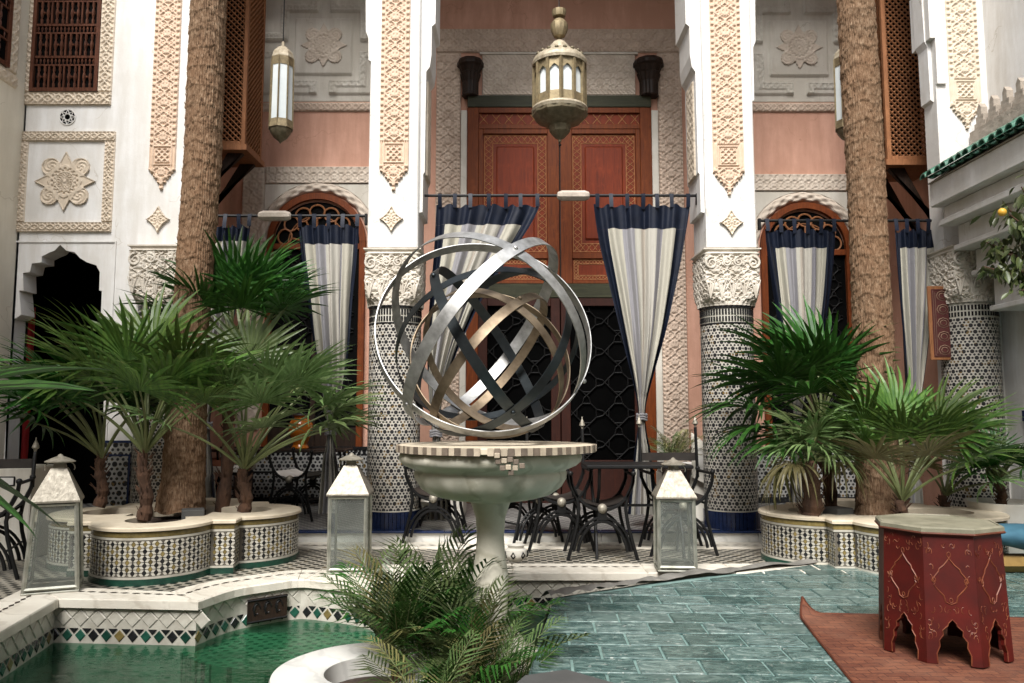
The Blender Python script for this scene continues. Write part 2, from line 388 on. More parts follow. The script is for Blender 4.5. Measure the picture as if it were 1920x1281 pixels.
M['orange'] = simple('ripening_orange_peel', (.62,.33,.03), (.5,.28,.03), 20, .45, bump=.3, bd=.002, bsc=90)
def bark():
    t = NT('palm_trunk_bark'); o = t.obj(); s = t.sep(o); a = t.math('ARCTAN2', s[1], s[0])
    u = t.comb(t.math('MULTIPLY', a, 1.0), t.math('MULTIPLY', s[2], .55), 0)
    fib = t.math('ADD', t.math('MULTIPLY', t.noise(t.comb(t.math('MULTIPLY', a, 13), t.math('MULTIPLY', s[2], 9), 0), 2.0, 6, .72), .62), t.math('MULTIPLY', t.noise(t.comb(t.math('MULTIPLY', a, 3), t.math('MULTIPLY', s[2], 11), 3), 1.3, 4, .7), .38))
    c = t.ramp(fib, [(.36,(.035,.02,.013)),(.5,(.17,.105,.062)),(.64,(.36,.26,.175))])
    pat = t.ramp(t.noise(o, 1.6, 4, .6), [(.4,(0,0,0)),(.65,(1,1,1))]); c = t.mix(t.math('MULTIPLY', pat, .35), c, (.26,.14,.075))
    t.p(Base_Color=c, Roughness=.95, Specular_IOR_Level=.15); t.bump(fib, .8, .02); return t.m
M['bark'] = bark()
def teal_tile(i):
    r = random.Random(i); t = NT('teal_glazed_tile'); o = t.obj()
    q = t.n('ShaderNodeVectorMath', operation='ADD'); t.set(q.inputs[0], o); t.set(q.inputs[1], t.comb(t.math('MULTIPLY', t.rnd(), 50), t.math('MULTIPLY', t.rnd(), 17), 0))
    f = t.noise(t.scale(q.outputs[0], (5,13,5)), 1.5, 6, .66, 1.8)
    c = t.ramp(f, [(.28,(.02,.045,.045)),(.42,(.06,.115,.108)),(.54,(.115,.19,.175)),(.64,(.24,.33,.3)),(.7,(.09,.14,.132)),(.82,(.22,.22,.2))])
    e = t.ramp(t.noise(q.outputs[0], 30, 3, .7), [(.62,(0,0,0)),(.67,(1,1,1))]); c = t.mix(t.math('MULTIPLY', e, .6), c, (.5,.52,.48))
    hv = t.n('ShaderNodeHueSaturation'); t.set(hv.inputs['Color'], c); t.set(hv.inputs['Value'], t.math('MULTIPLY_ADD', t.rnd(), .5, .55)); t.set(hv.inputs['Saturation'], t.math('MULTIPLY_ADD', t.rnd(), -.35, 1.15)); dirt = t.ramp(t.noise(t.n('ShaderNodeNewGeometry').outputs['Position'], 1.3, 6, .7), [(.48,(0,0,0)),(.75,(1,1,1))])
    t.p(Base_Color=t.mix(t.math('MULTIPLY', dirt, .35), hv.outputs[0], (.1,.1,.085)), Roughness=t.math('MULTIPLY_ADD', dirt, .35, .2), Specular_IOR_Level=.6); t.bump(f, .35, .005); return t.m
M['teal'] = teal_tile(1)
def rugmat():
    t = NT('terracotta_kilim_weave'); o = t.obj(); br = t.n('ShaderNodeTexBrick'); t.set(br.inputs['Vector'], o)
    br.inputs['Scale'].default_value = 5.5; br.inputs['Color1'].default_value = (.17,.066,.038,1); br.inputs['Color2'].default_value = (.115,.042,.026,1); br.inputs['Mortar'].default_value = (.05,.02,.015,1); br.inputs['Mortar Size'].default_value = .012
    f = t.ramp(t.noise(t.scale(o, (5,14,5)), 2.2, 5, .7, 2.5), [(.5,(0,0,0)),(.6,(1,1,1))])
    c = t.mix(t.math('MULTIPLY', f, .6), br.outputs[0], (.06,.028,.022)); f2 = t.ramp(t.noise(o, 2.2, 4, .6), [(.45,(0,0,0)),(.7,(1,1,1))]); c = t.mix(t.math('MULTIPLY', f2, .3), c, (.28,.15,.1))
    t.p(Base_Color=c, Roughness=.95, Specular_IOR_Level=.1); t.bump(t.noise(o, 120, 3, .6), .5, .004); return t.m
M['rug'] = rugmat()
M['stool_red'] = simple('red_painted_stool_wood', (.085,.005,.0025), (.042,.0035,.0022), 7, .55, bump=.25, bd=.002, bsc=30, spec=.3)
M['stool_line'] = simple('gold_scrolled_paint', (.2,.06,.022), (.1,.018,.008), 22, .55, bump=0)
M['stool_brown'] = simple('brown_stool_side', (.11,.03,.013), (.05,.012,.006), 8, .6, spec=.3)
M['stool_top'] = simple('worn_stool_top', (.27,.25,.18), (.13,.125,.085), 9, .5, bump=.2)
M['rug_red'] = simple('rust_red_carpet', (.06,.012,.01), (.08,.018,.016), 9, .95)
M['rug_cream'] = simple('cream_carpet_motif', (.16,.1,.065), (.24,.15,.1), 20, .95)
M['pot_white'] = simple('white_painted_ceramic', (.66,.64,.58), (.56,.53,.46), 6, .3)
M['pot_motif'] = simple('brown_ceramic_motif', (.13,.085,.045), (.08,.05,.03), 12, .4)
M['mosaic_pale'] = simple('pale_stone_mosaic', (.44,.37,.28), (.3,.245,.18), 20, .6, vary=.3)
M['mosaic_dark'] = simple('dark_stone_mosaic', (.16,.125,.095), (.1,.075,.055), 20, .6, vary=.4)
M['stripe_cord'] = simple('grey_twisted_cord', (.2,.19,.19), (.1,.1,.11), 40, .8)
# ------------------------------------------------------------------ carved plaster: real relief, heights computed on a grid
def ss(a, b, x): t = np.clip((x-a)/(b-a), 0, 1); return t*t*(3-2*t)
def arab(u, v, s):
    x = np.abs((np.abs(u)/s+.5) % 1-.5); y = v/s
    d1 = np.abs(x-.25*(1+np.cos(2*PI*y))); d2 = np.abs(x-.25*(1-np.cos(2*PI*y))); d3 = np.abs(np.hypot(x, ((y+.5) % 1-.5)*1.1)-.17); d4 = np.abs(np.hypot(x-.5, (y % 1-.5)*1.1)-.17)
    d = np.minimum(np.minimum(d1, d2), np.minimum(d3, d4))
    vine = ss(.085,.04,d)
    leaf = ss(.05,.4,np.sin(10*PI*x+2.2*np.sin(4*PI*y))*np.sin(8*PI*y+1.5*np.sin(4*PI*x)))*.7
    return np.clip(np.maximum(vine, leaf), 0, 1)
def scroll(t, c, s, w):                       # running scroll along t, c across in [-w/2, w/2]
    ph = 2*PI*t/s; x = c/w*2
    d = np.minimum(np.abs(x-.6*np.sin(ph)), np.abs(x+.6*np.sin(ph)))
    leaf = np.cos(4*ph+3*np.abs(x))*np.cos(4.5*x); ring = np.abs(np.hypot(np.sin(ph/2+PI/4)*1.1, x)-.5)
    return np.clip(np.maximum(np.maximum(ss(.24,.1,d), .8*ss(.2,.5,leaf)), ss(.14,.06,ring)), 0, 1)
def relief(name, m, parent, O, U, V, w, h, hf, res=.006, mask=None, base=.012, depth=.014, N=None):
    U, V = Vector(U), Vector(V); N = Vector(N) if N else U.cross(V); O = Vector(O) - wloc(parent)
    nx, ny = max(2, int(w/res)), max(2, int(h/res))
    u = np.linspace(-w/2, w/2, nx+1)[None,:].repeat(ny+1, 0); v = np.linspace(0, h, ny+1)[:,None].repeat(nx+1, 1)
    mk = np.ones(u.shape, bool) if mask is None else mask(u, v)
    inner = mk.copy()
    inner[1:-1,1:-1] &= mk[:-2,1:-1] & mk[2:,1:-1] & mk[1:-1,:-2] & mk[1:-1,2:]
    inner[0,:] = inner[-1,:] = False; inner[:,0] = inner[:,-1] = False
    H = np.where(inner, base+depth*hf(u, v), -.006)
    P = np.array(O)[None,None,:] + u[...,None]*np.array(U) + v[...,None]*np.array(V) + H[...,None]*np.array(N)
    idx = np.arange(u.size).reshape(u.shape)
    fm = mk[:-1,:-1] & mk[1:,:-1] & mk[:-1,1:] & mk[1:,1:]
    q = np.stack([idx[:-1,:-1][fm], idx[:-1,1:][fm], idx[1:,1:][fm], idx[1:,:-1][fm]], 1)
    used = np.unique(q); rm = -np.ones(u.size, int); rm[used] = np.arange(len(used)); q = rm[q]
    vs = P.reshape(-1, 3)[used]
    me = bpy.data.meshes.new(name); me.vertices.add(len(vs)); me.vertices.foreach_set('co', vs.ravel())
    me.loops.add(q.size); me.loops.foreach_set('vertex_index', q.ravel().astype(np.int32))
    me.polygons.add(len(q)); me.polygons.foreach_set('loop_start', np.arange(0, q.size, 4, dtype=np.int32))
    me.materials.append(m); me.update(calc_edges=True); me.validate()
    o = bpy.data.objects.new(name, me); C.objects.link(o); o.parent = parent
    return o
def framed(s, rim=.014, bw=0, w=0, h=0):       # arabesque field inside a raised double rim
    def f(u, v):
        d = np.minimum(np.minimum(u+w/2, w/2-u), np.minimum(v, h-v))
        a = arab(u, v, s)
        if bw:
            sc = ss(.3,.7,np.cos(2*PI*(u+v)/(.05))*.5+.5)*.8
            a = np.where(d < bw, sc, a); a = np.where(np.abs(d-bw) < rim*.5, 1, a)
        return np.where(d < rim, 1, a)
    return f
XR, ZU = (1,0,0), (0,0,1)
YF, YB = 7.1, 9.3

# ------------------------------------------------------------------ setting
def struct(name, mb, m, smooth=False):
    return tag(mb.build(name, m, None, smooth), kind='structure')

# pool outline: front lip of the coping, traced on the deck
lip_px = [(0,1190),(110,1126),(372,1131),(440,1108),(505,1097),(559,1090),(605,1093),(663,1100),(706,1112),(731,1079),(962,1077),(1215,1077)]
LZ = .03
lip = [gz(x, y, LZ) for x, y in lip_px]
lip[0] = lip[1] + (lip[0]-lip[1])*3.2
lip.append(Vector((3.4, lip[-1].y, LZ)))
def smooth_pts(P, i0, i1, n=4):                # round the bowed stretch of the lip
    seg = P[i0:i1+1]; out = []
    for k in range(len(seg)-1):
        p0 = seg[max(k-1,0)]; p1 = seg[k]; p2 = seg[k+1]; p3 = seg[min(k+2,len(seg)-1)]
        for q in range(n):
            t = q/n; out.append(.5*((2*p1)+(p2-p0)*t+(2*p0-5*p1+4*p2-p3)*t*t+(3*p1-p0-3*p2+p3)*t**3))
    return P[:i0]+out+P[i1:]
lip = smooth_pts(lip, 2, 8)
def offset(P, d):
    out = []
    for i, p in enumerate(P):
        a = (P[i]-P[i-1]).normalized() if i else None; b = (P[i+1]-P[i]).normalized() if i < len(P)-1 else None
        a = a or b; b = b or a
        na, nb = Vector((-a.y,a.x,0)), Vector((-b.y,b.x,0)); n = (na+nb); k = 2/max(n.length_squared, .8)
        nn = n.normalized(); out.append(p + nn*d/max(.5, nn.dot(na)))
    for _ in range(6):                         # undo folds: an offset edge must run the same way as its source edge
        for i in range(len(P)-1):
            if (out[i+1]-out[i]).dot(P[i+1]-P[i]) < 0: m = (out[i]+out[i+1])/2; out[i] = m.copy(); out[i+1] = m.copy()
    return out
back = offset(lip, .33); back = [Vector((p.x, p.y, LZ)) for p in back]
WZ = -.225
# deck (with the pool cut out of it) reaching far beyond the walls
far = [Vector((lip[-1].x, 1.2, 0)), Vector((lip[0].x, 1.2, 0))]
mb = MB()
loop_in = [Vector((p.x,p.y,0)) for p in offset(lip, .05)]
n = len(loop_in)
yb = [Vector((p.x, 30, 0)) for p in loop_in]
for i in range(1, n-1): mb.add([loop_in[i], loop_in[i+1], yb[i+1], yb[i]], [(0,1,2,3)])
L, R_ = loop_in[0], loop_in[-1]
l1 = loop_in[1]; mb.add([(-40,L.y,0),(L.x,L.y,0),(l1.x,l1.y,0),(l1.x,30,0),(-40,30,0)], [(0,1,2,3,4)])
mb.add([(R_.x,R_.y,0),(40,R_.y,0),(40,30,0),(R_.x,30,0)], [(0,1,2,3)])
mb.add([(-40,.9,0),(L.x,.9,0),(L.x,L.y,0),(-40,L.y,0)], [(0,1,2,3)])
mb.add([(R_.x,.9,0),(40,.9,0),(40,R_.y,0),(R_.x,R_.y,0)], [(0,1,2,3)])
mb.add([(-40,-30,0),(40,-30,0),(40,.9,0),(-40,.9,0)], [(0,1,2,3)])
struct('courtyard_floor', mb, M['deck'])
mb = MB(); mb.box(-12, 12, .9, 9, -.75, -.7); struct('pool_bottom', mb, M['pool_floor'])
mb = MB(); mb.add([(-9,.95,WZ),(3.5,.95,WZ),(3.5,7,WZ),(-9,7,WZ)], [(0,1,2,3)]); water = struct('pool_water', mb, M['water'])
# pool wall
pw = MB(); lo = offset(lip, .03)
for i in range(len(lo)-1):
    a, b = lo[i], lo[i+1]; pw.add([(a.x,a.y,-.7),(b.x,b.y,-.7),(b.x,b.y,LZ-.02),(a.x,a.y,LZ-.02)], [(3,2,1,0)])
pw.box(-9, 3.6, .86, .95, -.7, -.004)
pool_wall = struct('pool_wall', pw, M['white_tile'])
# glazed facing: white rhombs above, a dark star band below; each piece a tile of its own
def rhomb_mesh(name, a, b, m, t=.006, hexa=False):
    q = MB(); pts = [(-a,0),(0,-b),(a,0),(0,b)]
    k = .86; q.add([(x, -0.002, z) for x, z in pts]+[(x*k, -t, z*k) for x, z in pts], [(4,5,6,7),(0,1,5,4),(1,2,6,5),(2,3,7,6),(3,0,4,7)])
    return q.mesh(name, m)
rw = rhomb_mesh('white_rhomb', .052, .052, M['white_tile']); rd = rhomb_mesh('dark_rhomb', .034, .037, M['green_tile']); rk = rhomb_mesh('black_rhomb', .034, .037, M['black_tile']); ro = rhomb_mesh('ochre_rhomb', .034, .037, M['olive_tile'])
tri = MB(); tri.add([(-.03,-.004,.0),(.03,-.004,0),(0,-.004,-.032)], [(2,1,0)]); tri = tri.mesh('dark_triangle', M['black_tile'])
def walk(P, step, fn):
    s = 0.0; nxt = step/2
    for i in range(len(P)-1):
        a, b = P[i], P[i+1]; Ls = (b-a).length
        if Ls < 1e-6: continue
        d = (b-a)/Ls
        while nxt < s+Ls:
            fn(a+d*(nxt-s), d); nxt += step
        s += Ls
def face_M(p, d, z):                           # local x along the wall, local -y out of it towards the pool
    x = Vector((d.x,d.y,0)); nrm = Vector((-d.y,d.x,0)); return Matrix(((x.x,nrm.x,0,p.x),(x.y,nrm.y,0,p.y),(0,0,1,z),(0,0,0,1)))
start = lip[1] + (lip[0]-lip[1])*.42
path = [q+(Vector((0,0,0))) for q in offset([start]+lip[1:-1], .03)]
cnt = [0]
def facing(p, d):
    i = cnt[0]; cnt[0] += 1
    if p.x > .75: return
    put('white_tile', rw, pool_wall, face_M(p, d, -.022)); 
    put('white_tile', rw, pool_wall, face_M(p+d*.054, d, -.077))
walk(path, .108, facing)
cnt = [0]
def facing2(p, d):
    i = cnt[0]; cnt[0] += 1
    if p.x > .5: return
    put('star_tile', [rk,rd,rd,rk,rd,ro][i % 6], pool_wall, face_M(p, d, -.178))
    put('star_triangle', tri, pool_wall, face_M(p+d*.041, d, -.136))
walk(path, .082, facing2)
# coping slabs
coping = tag(MB().build('pool_coping', M['coping']), kind='structure')
def slab(i0, i1, name='coping_slab'):
    a, b, c_, d_ = lip[i0], lip[i1], back[i1], back[i0]; q = MB(); e = .0012
    ctr = (a+b+c_+d_)/4; P = [p+(ctr-p)*e/max((ctr-p).length,.01) for p in (a,b,c_,d_)]
    z0, z1 = -.012, LZ+.012; be = .008
    P0 = [(p.x,p.y,z0) for p in P]; P1 = [(p.x,p.y,z1-be) for p in P]; P2 = [(p.x+(ctr.x-p.x)*be/(ctr-p).length, p.y+(ctr.y-p.y)*be/(ctr-p).length, z1) for p in P]
    q.add(P0+P1+P2, [(3,2,1,0),(8,9,10,11)]+[(k,(k+1)%4,4+(k+1)%4,4+k) for k in range(4)]+[(4+k,4+(k+1)%4,8+(k+1)%4,8+k) for k in range(4)])
    q.build(name, M['coping'], coping)
new_lip, new_back = [], []
for i in range(len(lip)-1):
    m = max(1, int((lip[i+1]-lip[i]).length/.6))
    for k in range(m): new_lip.append(lip[i].lerp(lip[i+1], k/m)); new_back.append(back[i].lerp(back[i+1], k/m))
new_lip.append(lip[-1]); new_back.append(back[-1]); lip_d, back_d = lip, back  # one side panel browner than the others
lip, back = new_lip, new_back
for i in range(len(lip)-1): slab(i, i+1)
inl = MB(); inl.add([(-.034,0,0),(0,-.013,0),(.034,0,0),(0,.013,0)], [(0,1,2,3)]); inl = inl.mesh('inlay', M['dark_wood'])
mid = [a.lerp(b, .6) for a, b in zip(lip_d, back_d)]; mid[0] = mid[1]+(mid[0]-mid[1])*.4
def inlay(p, d):
    if p.x < 1.6: put('inlay_tile', inl, coping, Matrix(((d.x,-d.y,0,p.x),(d.y,d.x,0,p.y),(0,0,1,LZ+.0145),(0,0,0,1))))
walk(mid[:-1], .075, inlay)
# drain grille in the pool wall

# raised gallery floor with a dark blue nosing over a white riser
mb = MB(); mb.box(-9, 9, 7.07, 9.6, -.1, .1); struct('gallery_floor', mb, M['gallery'])
gs = tag(MB().build('gallery_step', M['marble']), kind='structure')
for i in range(26):
    x = -9+i*.7
    if abs(x) < 7.7:
        q = MB().bbox(x, x+.697, 7.03, 7.085, 0, .088, .004); q.build('riser_slab', M['marble'], gs)
        q = MB().bbox(x, x+.697, 7.0, 7.11, .0885, .106, .004); q.build('nosing_tile', M['band_blue'], gs)
        q = MB().bbox(x, x+.697, 6.72, 7.026, -.01, .012, .004); q.build('step_slab', M['coping'], gs)
def inlay2(p, d):
    put('inlay_tile', inl, gs, Matrix(((d.x,-d.y,0,p.x),(d.y,d.x,0,p.y),(0,0,1,.0145),(0,0,0,1))))
walk([Vector((-3.2,6.84,0)), Vector((3.6,6.84,0))], .085, inlay2)
# submerged light step in the bowed corner of the pool
mb = MB(); cx, cy = gz(585, 1100, 0).x, 5.1
ring = [(cx+ .78*math.cos(a), cy+.1+ .78*math.sin(a)) for a in np.linspace(PI*1.02, PI*1.98, 24)]
mb.prism([(x, y, -.48) for x, y in ring], (0,0,.22)); st = struct('pool_step', mb, M['ledge'])

# ------------------------------------------------------------------ buildings
def wall_poly(mb, pts, y0, y1): mb.prism([(x, y0, z) for x, z in pts], (0, y1-y0, 0))
# ---- left house wall with its dark doorway
LWX0, LWX1 = -4.62, at(352, 300, YF).x
house = thing('house_wall', 'white plaster house wall at the left with carved panels, a turned wood window and a dark scalloped doorway', 'wall', (-3.8, YF, 0))
# doorway outline in px, left bottom -> right bottom
dl = [(12,880),(18,598),(27,598),(40,590),(36,545),(44,545),(43,512),(56,510),(60,494),(78,492),(78,481),(92,474),(102,470),(113,459),(124,470),(140,473),(150,484),(163,492),(180,497),(187,510),(186,545),(191,545),(189,592),(197,600),(197,640),(195,880)]
dz = [(at(x,y,YF).x, at(x,y,YF).z) for x, y in dl]
xl = dz[0][0]; dz = [(x, max(z, 0)) for x, z in dz]; dz[0] = (dz[0][0], 0); dz[-1] = (dz[-1][0], 0)
mb = MB(); wall_poly(mb, [(LWX0,0)]+dz+[(LWX1,0),(LWX1,7.5),(LWX0,7.5)], YF+.0, YF+.2); mb.build('wall', M['white'], house)
# raised plaster fillet round the doorway field
x0, x1, z0, z1 = rect(14, 452, 213, 700, YF)
q = MB(); q.box(x0, x1, YF-.012, YF+.001, z1-.015, z1); q.box(x0, x0+.012, YF-.012, YF+.001, .9, z1-.0155); q.box(x1-.012, x1, YF-.012, YF+.001, .9, z1-.0155); q.build('door_fillet', M['white'], house)
# room behind the doorway
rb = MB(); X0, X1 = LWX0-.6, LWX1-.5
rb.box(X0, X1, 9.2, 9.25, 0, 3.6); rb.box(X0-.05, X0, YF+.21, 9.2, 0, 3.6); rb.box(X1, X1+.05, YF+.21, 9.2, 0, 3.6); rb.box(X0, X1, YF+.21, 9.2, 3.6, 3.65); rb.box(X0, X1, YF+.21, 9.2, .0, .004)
rb.build('dark_room', M['black'], house)  # black walls put the room's darkness into the colour
q = MB()
xa, xb = at(0,720,YF+.3).x, at(58,720,YF+.3).x
q.grid(lambda u, v: (xa+(xb-xa)*u, YF+.3+.03*math.sin(u*22)+.015*math.sin(u*47+v*2), .02+v*2.15), 40, 8)
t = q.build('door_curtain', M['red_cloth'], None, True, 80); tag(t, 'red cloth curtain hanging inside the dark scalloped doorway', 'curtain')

def frame_relief(parent, m, x0, x1, z0, z1, bw, Y, s=None, sides='LRTB', name='carved_frame', res=.006):
    s = s or bw*1.5
    def hf_h(u, v): 
        d = np.minimum(v, bw-v); return np.where(d < .012, 1, scroll(u, v-bw/2, s, bw-.02))
    def hf_v(u, v):
        d = np.minimum(u+bw/2, bw/2-u); return np.where(d < .012, 1, scroll(v, u, s, bw-.02))
    xm = (x0+x1)/2
    if 'T' in sides: relief(name, m, parent, (xm, Y, z1-bw), XR, ZU, x1-x0, bw, hf_h, res)
    if 'B' in sides: relief(name, m, parent, (xm, Y, z0), XR, ZU, x1-x0, bw, hf_h, res)
    zz0 = z0+(bw+.001 if 'B' in sides else 0); zz1 = z1-(bw+.001 if 'T' in sides else 0)
    if 'L' in sides: relief(name, m, parent, (x0+bw/2, Y, zz0), XR, ZU, bw, zz1-zz0, hf_v, res)
    if 'R' in sides: relief(name, m, parent, (x1-bw/2, Y, zz0), XR, ZU, bw, zz1-zz0, hf_v, res)

def turned_window(parent, x0, x1, z0, z1, Y, ax='x', label=None):
    """dark screen of turned balusters: rows of spindles between rails; ax='x' faces the camera, 'y' stands on a side wall at x=Y"""
    def B(mb, a0, a1, d0, d1, c0, c1):
        if ax == 'x': mb.box(a0, a1, Y+d0, Y+d1, c0, c1)
        else: mb.box(Y-d1, Y-d0, a0, a1, c0, c1)
    fr = MB(); fw = .035
    B(fr, x0, x0+fw, -.035, .0, z0, z1); B(fr, x1-fw, x1, -.035, 0, z0, z1); B(fr, x0+fw, x1-fw, -.034, 0, z0, z0+fw); B(fr, x0+fw, x1-fw, -.034, 0, z1-fw, z1)
    w_ = fr.build('window', M['window_wood'], parent)
    bk = MB(); B(bk, x0+fw, x1-fw, -.006, .0, z0+fw, z1-fw); bk.build('dark_backing', M['unlit_opening'], w_)  # opaque black sheet: painted dark behind the spindles
    rl = MB(); sp = MB(); nrow = max(1, round((z1-z0)/.31)); hrow = (z1-z0-2*fw)/nrow
    nco = 4; wc = (x1-x0-2*fw)/nco
    for r in range(nrow):
        zb = z0+fw+r*hrow
        B(rl, x0+fw, x1-fw, -.026, -.007, zb+hrow-.022, zb+hrow); B(rl, x0+fw, x1-fw, -.026, -.007, zb+hrow-.1, zb+hrow-.085)
        k = 0
        for i in range(nco*4):
            a = x0+fw+(i+.5)*wc/4
            P = [(0,zb+hrow-.085),(0,zb+hrow-.06),(0,zb+hrow-.05),(0,zb+hrow-.04),(0,zb+hrow-.022)]; R = [.004,.008,.011,.008,.004]
            sp.tube([((a, Y-.018, z) if ax == 'x' else (Y+.018, a, z)) for _, z in P], R, 5)
        for i in range(nco):
            a = x0+fw+i*wc
            if i: B(rl, a-.008, a+.008, -.03, -.007, zb, zb+hrow-.1)
            for j in (.3,.7):
                aa = a+wc*j; hh = hrow-.1
                zs = [0,.18,.28,.36,.5,.64,.72,.82,1]; R = [.012,.014,.007,.013,.018,.013,.007,.014,.012]
                sp.tube([((aa, Y-.017, zb+hh*q) if ax == 'x' else (Y+.017, aa, zb+hh*q)) for q in zs], R, 6)
            c = (a+wc/2, Y-.022, zb+(hrow-.1)*.5) if ax == 'x' else (Y+.022, a+wc/2, zb+(hrow-.1)*.5); sp.sphere(c, .012, 6, 4)
    rl.build('rail', M['window_wood'], w_); tag(sp.build('turned_spindles', M['window_wood'], w_, True), kind='stuff')
    return w_
x0, x1, z0, z1 = rect(47, -330, 222, 198, YF)
frame_relief(house, M['carve_pale'], x0, x1, z0, z1, .13, YF)
turned_window(house, x0+.128, x1-.128, z0+.128, z1-.128, YF)
# pierced roundel
c = at(127, 220, YF); q = MB(); r = .075
q2 = MB().tube([(c.x+r*math.cos(a), YF-.004, c.z+r*math.sin(a)) for a in np.linspace(0, 2*PI, 33)[:-1]], .006, 5, True)
for k in range(8):
    a = k*PI/4; b = a+PI/4*3
    q2.tube([(c.x+r*math.cos(a), YF-.005, c.z+r*math.sin(a)), (c.x+r*math.cos(b), YF-.005, c.z+r*math.sin(b))], .0045, 4)
q.prism([(c.x+r*math.cos(a), YF-.003, c.z+r*math.sin(a)) for a in np.linspace(0, 2*PI, 25)[:-1]], (0,.004,0)); v_ = q.build('vent', M['black'], house); q2.build('vent_tracery', M['white'], v_)  # black disc paints the dark of the hole
# square carved panel with its rosette
x0, x1, z0, z1 = rect(31, 247, 214, 436, YF)
frame_relief(house, M['carve_pale'], x0, x1, z0, z1, .098, YF)
def rosette_mask(u, v):
    d = np.hypot(u, v); m = d < .15
    for sx in (-1,1):
        for sy in (-1,1): m |= np.hypot(u-sx*.138, v-sy*.138) < .092
    for a, b in ((u,v),(v,u)): m |= (np.abs(a) < (.30-np.abs(b))*.5) & (np.abs(b) < .30)
    return m
def rosette_h(u, v):
    d = np.hypot(u, v); th = np.arctan2(v, u); h = np.zeros_like(u)+.25
    h = np.where(d < .14, .5+.5*np.sign(np.cos(16*th+ (d>.07)*PI)*np.cos(d*100)), h); h = np.where(np.abs(d-.09) < .006, 1, h)
    h = np.where((np.abs(d-.14) < .01), 1, h)
    for sx in (-1,1):
        for sy in (-1,1):
            q = np.hypot(u-sx*.138, v-sy*.138); h = np.where((d>.15) & (q < .095), .4+.4*np.cos(q*170+3*np.arctan2(v-sy*.138,u-sx*.138)), h); h = np.where((d>.15)&(q < .095)&(q > .078), 1, h)
    ed = np.minimum(np.abs(np.abs(u)-(.30-np.abs(v))*.5), np.abs(np.abs(v)-(.30-np.abs(u))*.5)); h = np.where((d > .15) & (ed < .013), 1, h)
    return np.clip(h, 0, 1)
def rosette(parent, cx, cz, R, Y, m, name='carved_rosette', res=.005):
    k = R/.30
    relief(name, m, parent, (cx, Y, cz-R), XR, ZU, 2*R, 2*R, lambda u, v: rosette_h(u/k, (v-R)/k), res, lambda u, v: rosette_mask(u/k, (v-R)/k), base=.01, depth=.012)
c = at(123, 341, YF); rosette(house, c.x, c.z, .30, YF, M['carve_pale'])
# tall carved panels with pointed foot, and little star plaques
def tall_panel(parent, pl, pr, ptop, ppt, Y, m):
    x0, x1 = at(pl, 250, Y).x, at(pr, 250, Y).x; zb = at((pl+pr)/2, ppt, Y).z; zt = at((pl+pr)/2, ptop, Y).z
    w_, h = x1-x0, zt-zb; tip = w_*.75
    def mask(u, v): 
        st = np.floor(v/.03)*.03
        return np.abs(u) < np.where(v < tip, np.maximum(.02, (st/tip)*w_/2*1.12), w_/2)
    def hf(u, v):
        d = np.where(v < tip, (v/tip)*w_/2*1.05-np.abs(u), w_/2-np.abs(u))
        a = arab(u, v, w_*.66)
        blk = (v > tip+.03) & (v < tip+w_*.9) ; vb = v-tip-.03-w_*.4
        lat = ss(.1,.5,np.cos(2*PI*(u+vb)/.055))+ss(.1,.5,np.cos(2*PI*(u-vb)/.055))
        dd = np.maximum(np.abs(u), np.abs(vb)); a = np.where(blk, np.where(dd < w_*.24, np.clip(lat,0,1), ss(.0,.5,np.cos(dd*2*PI/.03))), a)
        chain = ss(-.2,.3,np.cos(2*PI*v/.06)); a = np.where((d < .045) & ~blk, chain, a); a = np.where(np.abs(d-.045) < .006, 1, a); return np.where(d < .012, 1, a)
    relief('carved_panel', m, parent, ((x0+x1)/2, Y, zb), XR, ZU, w_, h, hf, .0052, mask, base=.012, depth=.014)
def star_plaque(parent, pcx, pcy, Y, m, a=.125, b=.15):
    c = at(pcx, pcy, Y)
    def sup(u, v): return (np.abs(u)/a)**.72+(np.abs(v-b)/b)**.72
    def mask(u, v): return (sup(u, v) < 1) | (np.hypot(u, v-b) < .07)
    def hf(u, v):
        th = np.arctan2(v-b, u); d = np.hypot(u, v-b); h = .5+.5*np.cos(8*th)*np.cos(d*110); return np.where((sup(u,v) > .86) & (d > .06), 1, h)
    relief('star_plaque', m, parent, (c.x, Y, c.z-b), XR, ZU, 2*a, 2*b, hf, .005, mask, base=.012, depth=.014)
tall_panel(house, 282, 333, -260, 356, YF, M['carve_tan']); star_plaque(house, 297, 412, YF, M['carve_pale'])

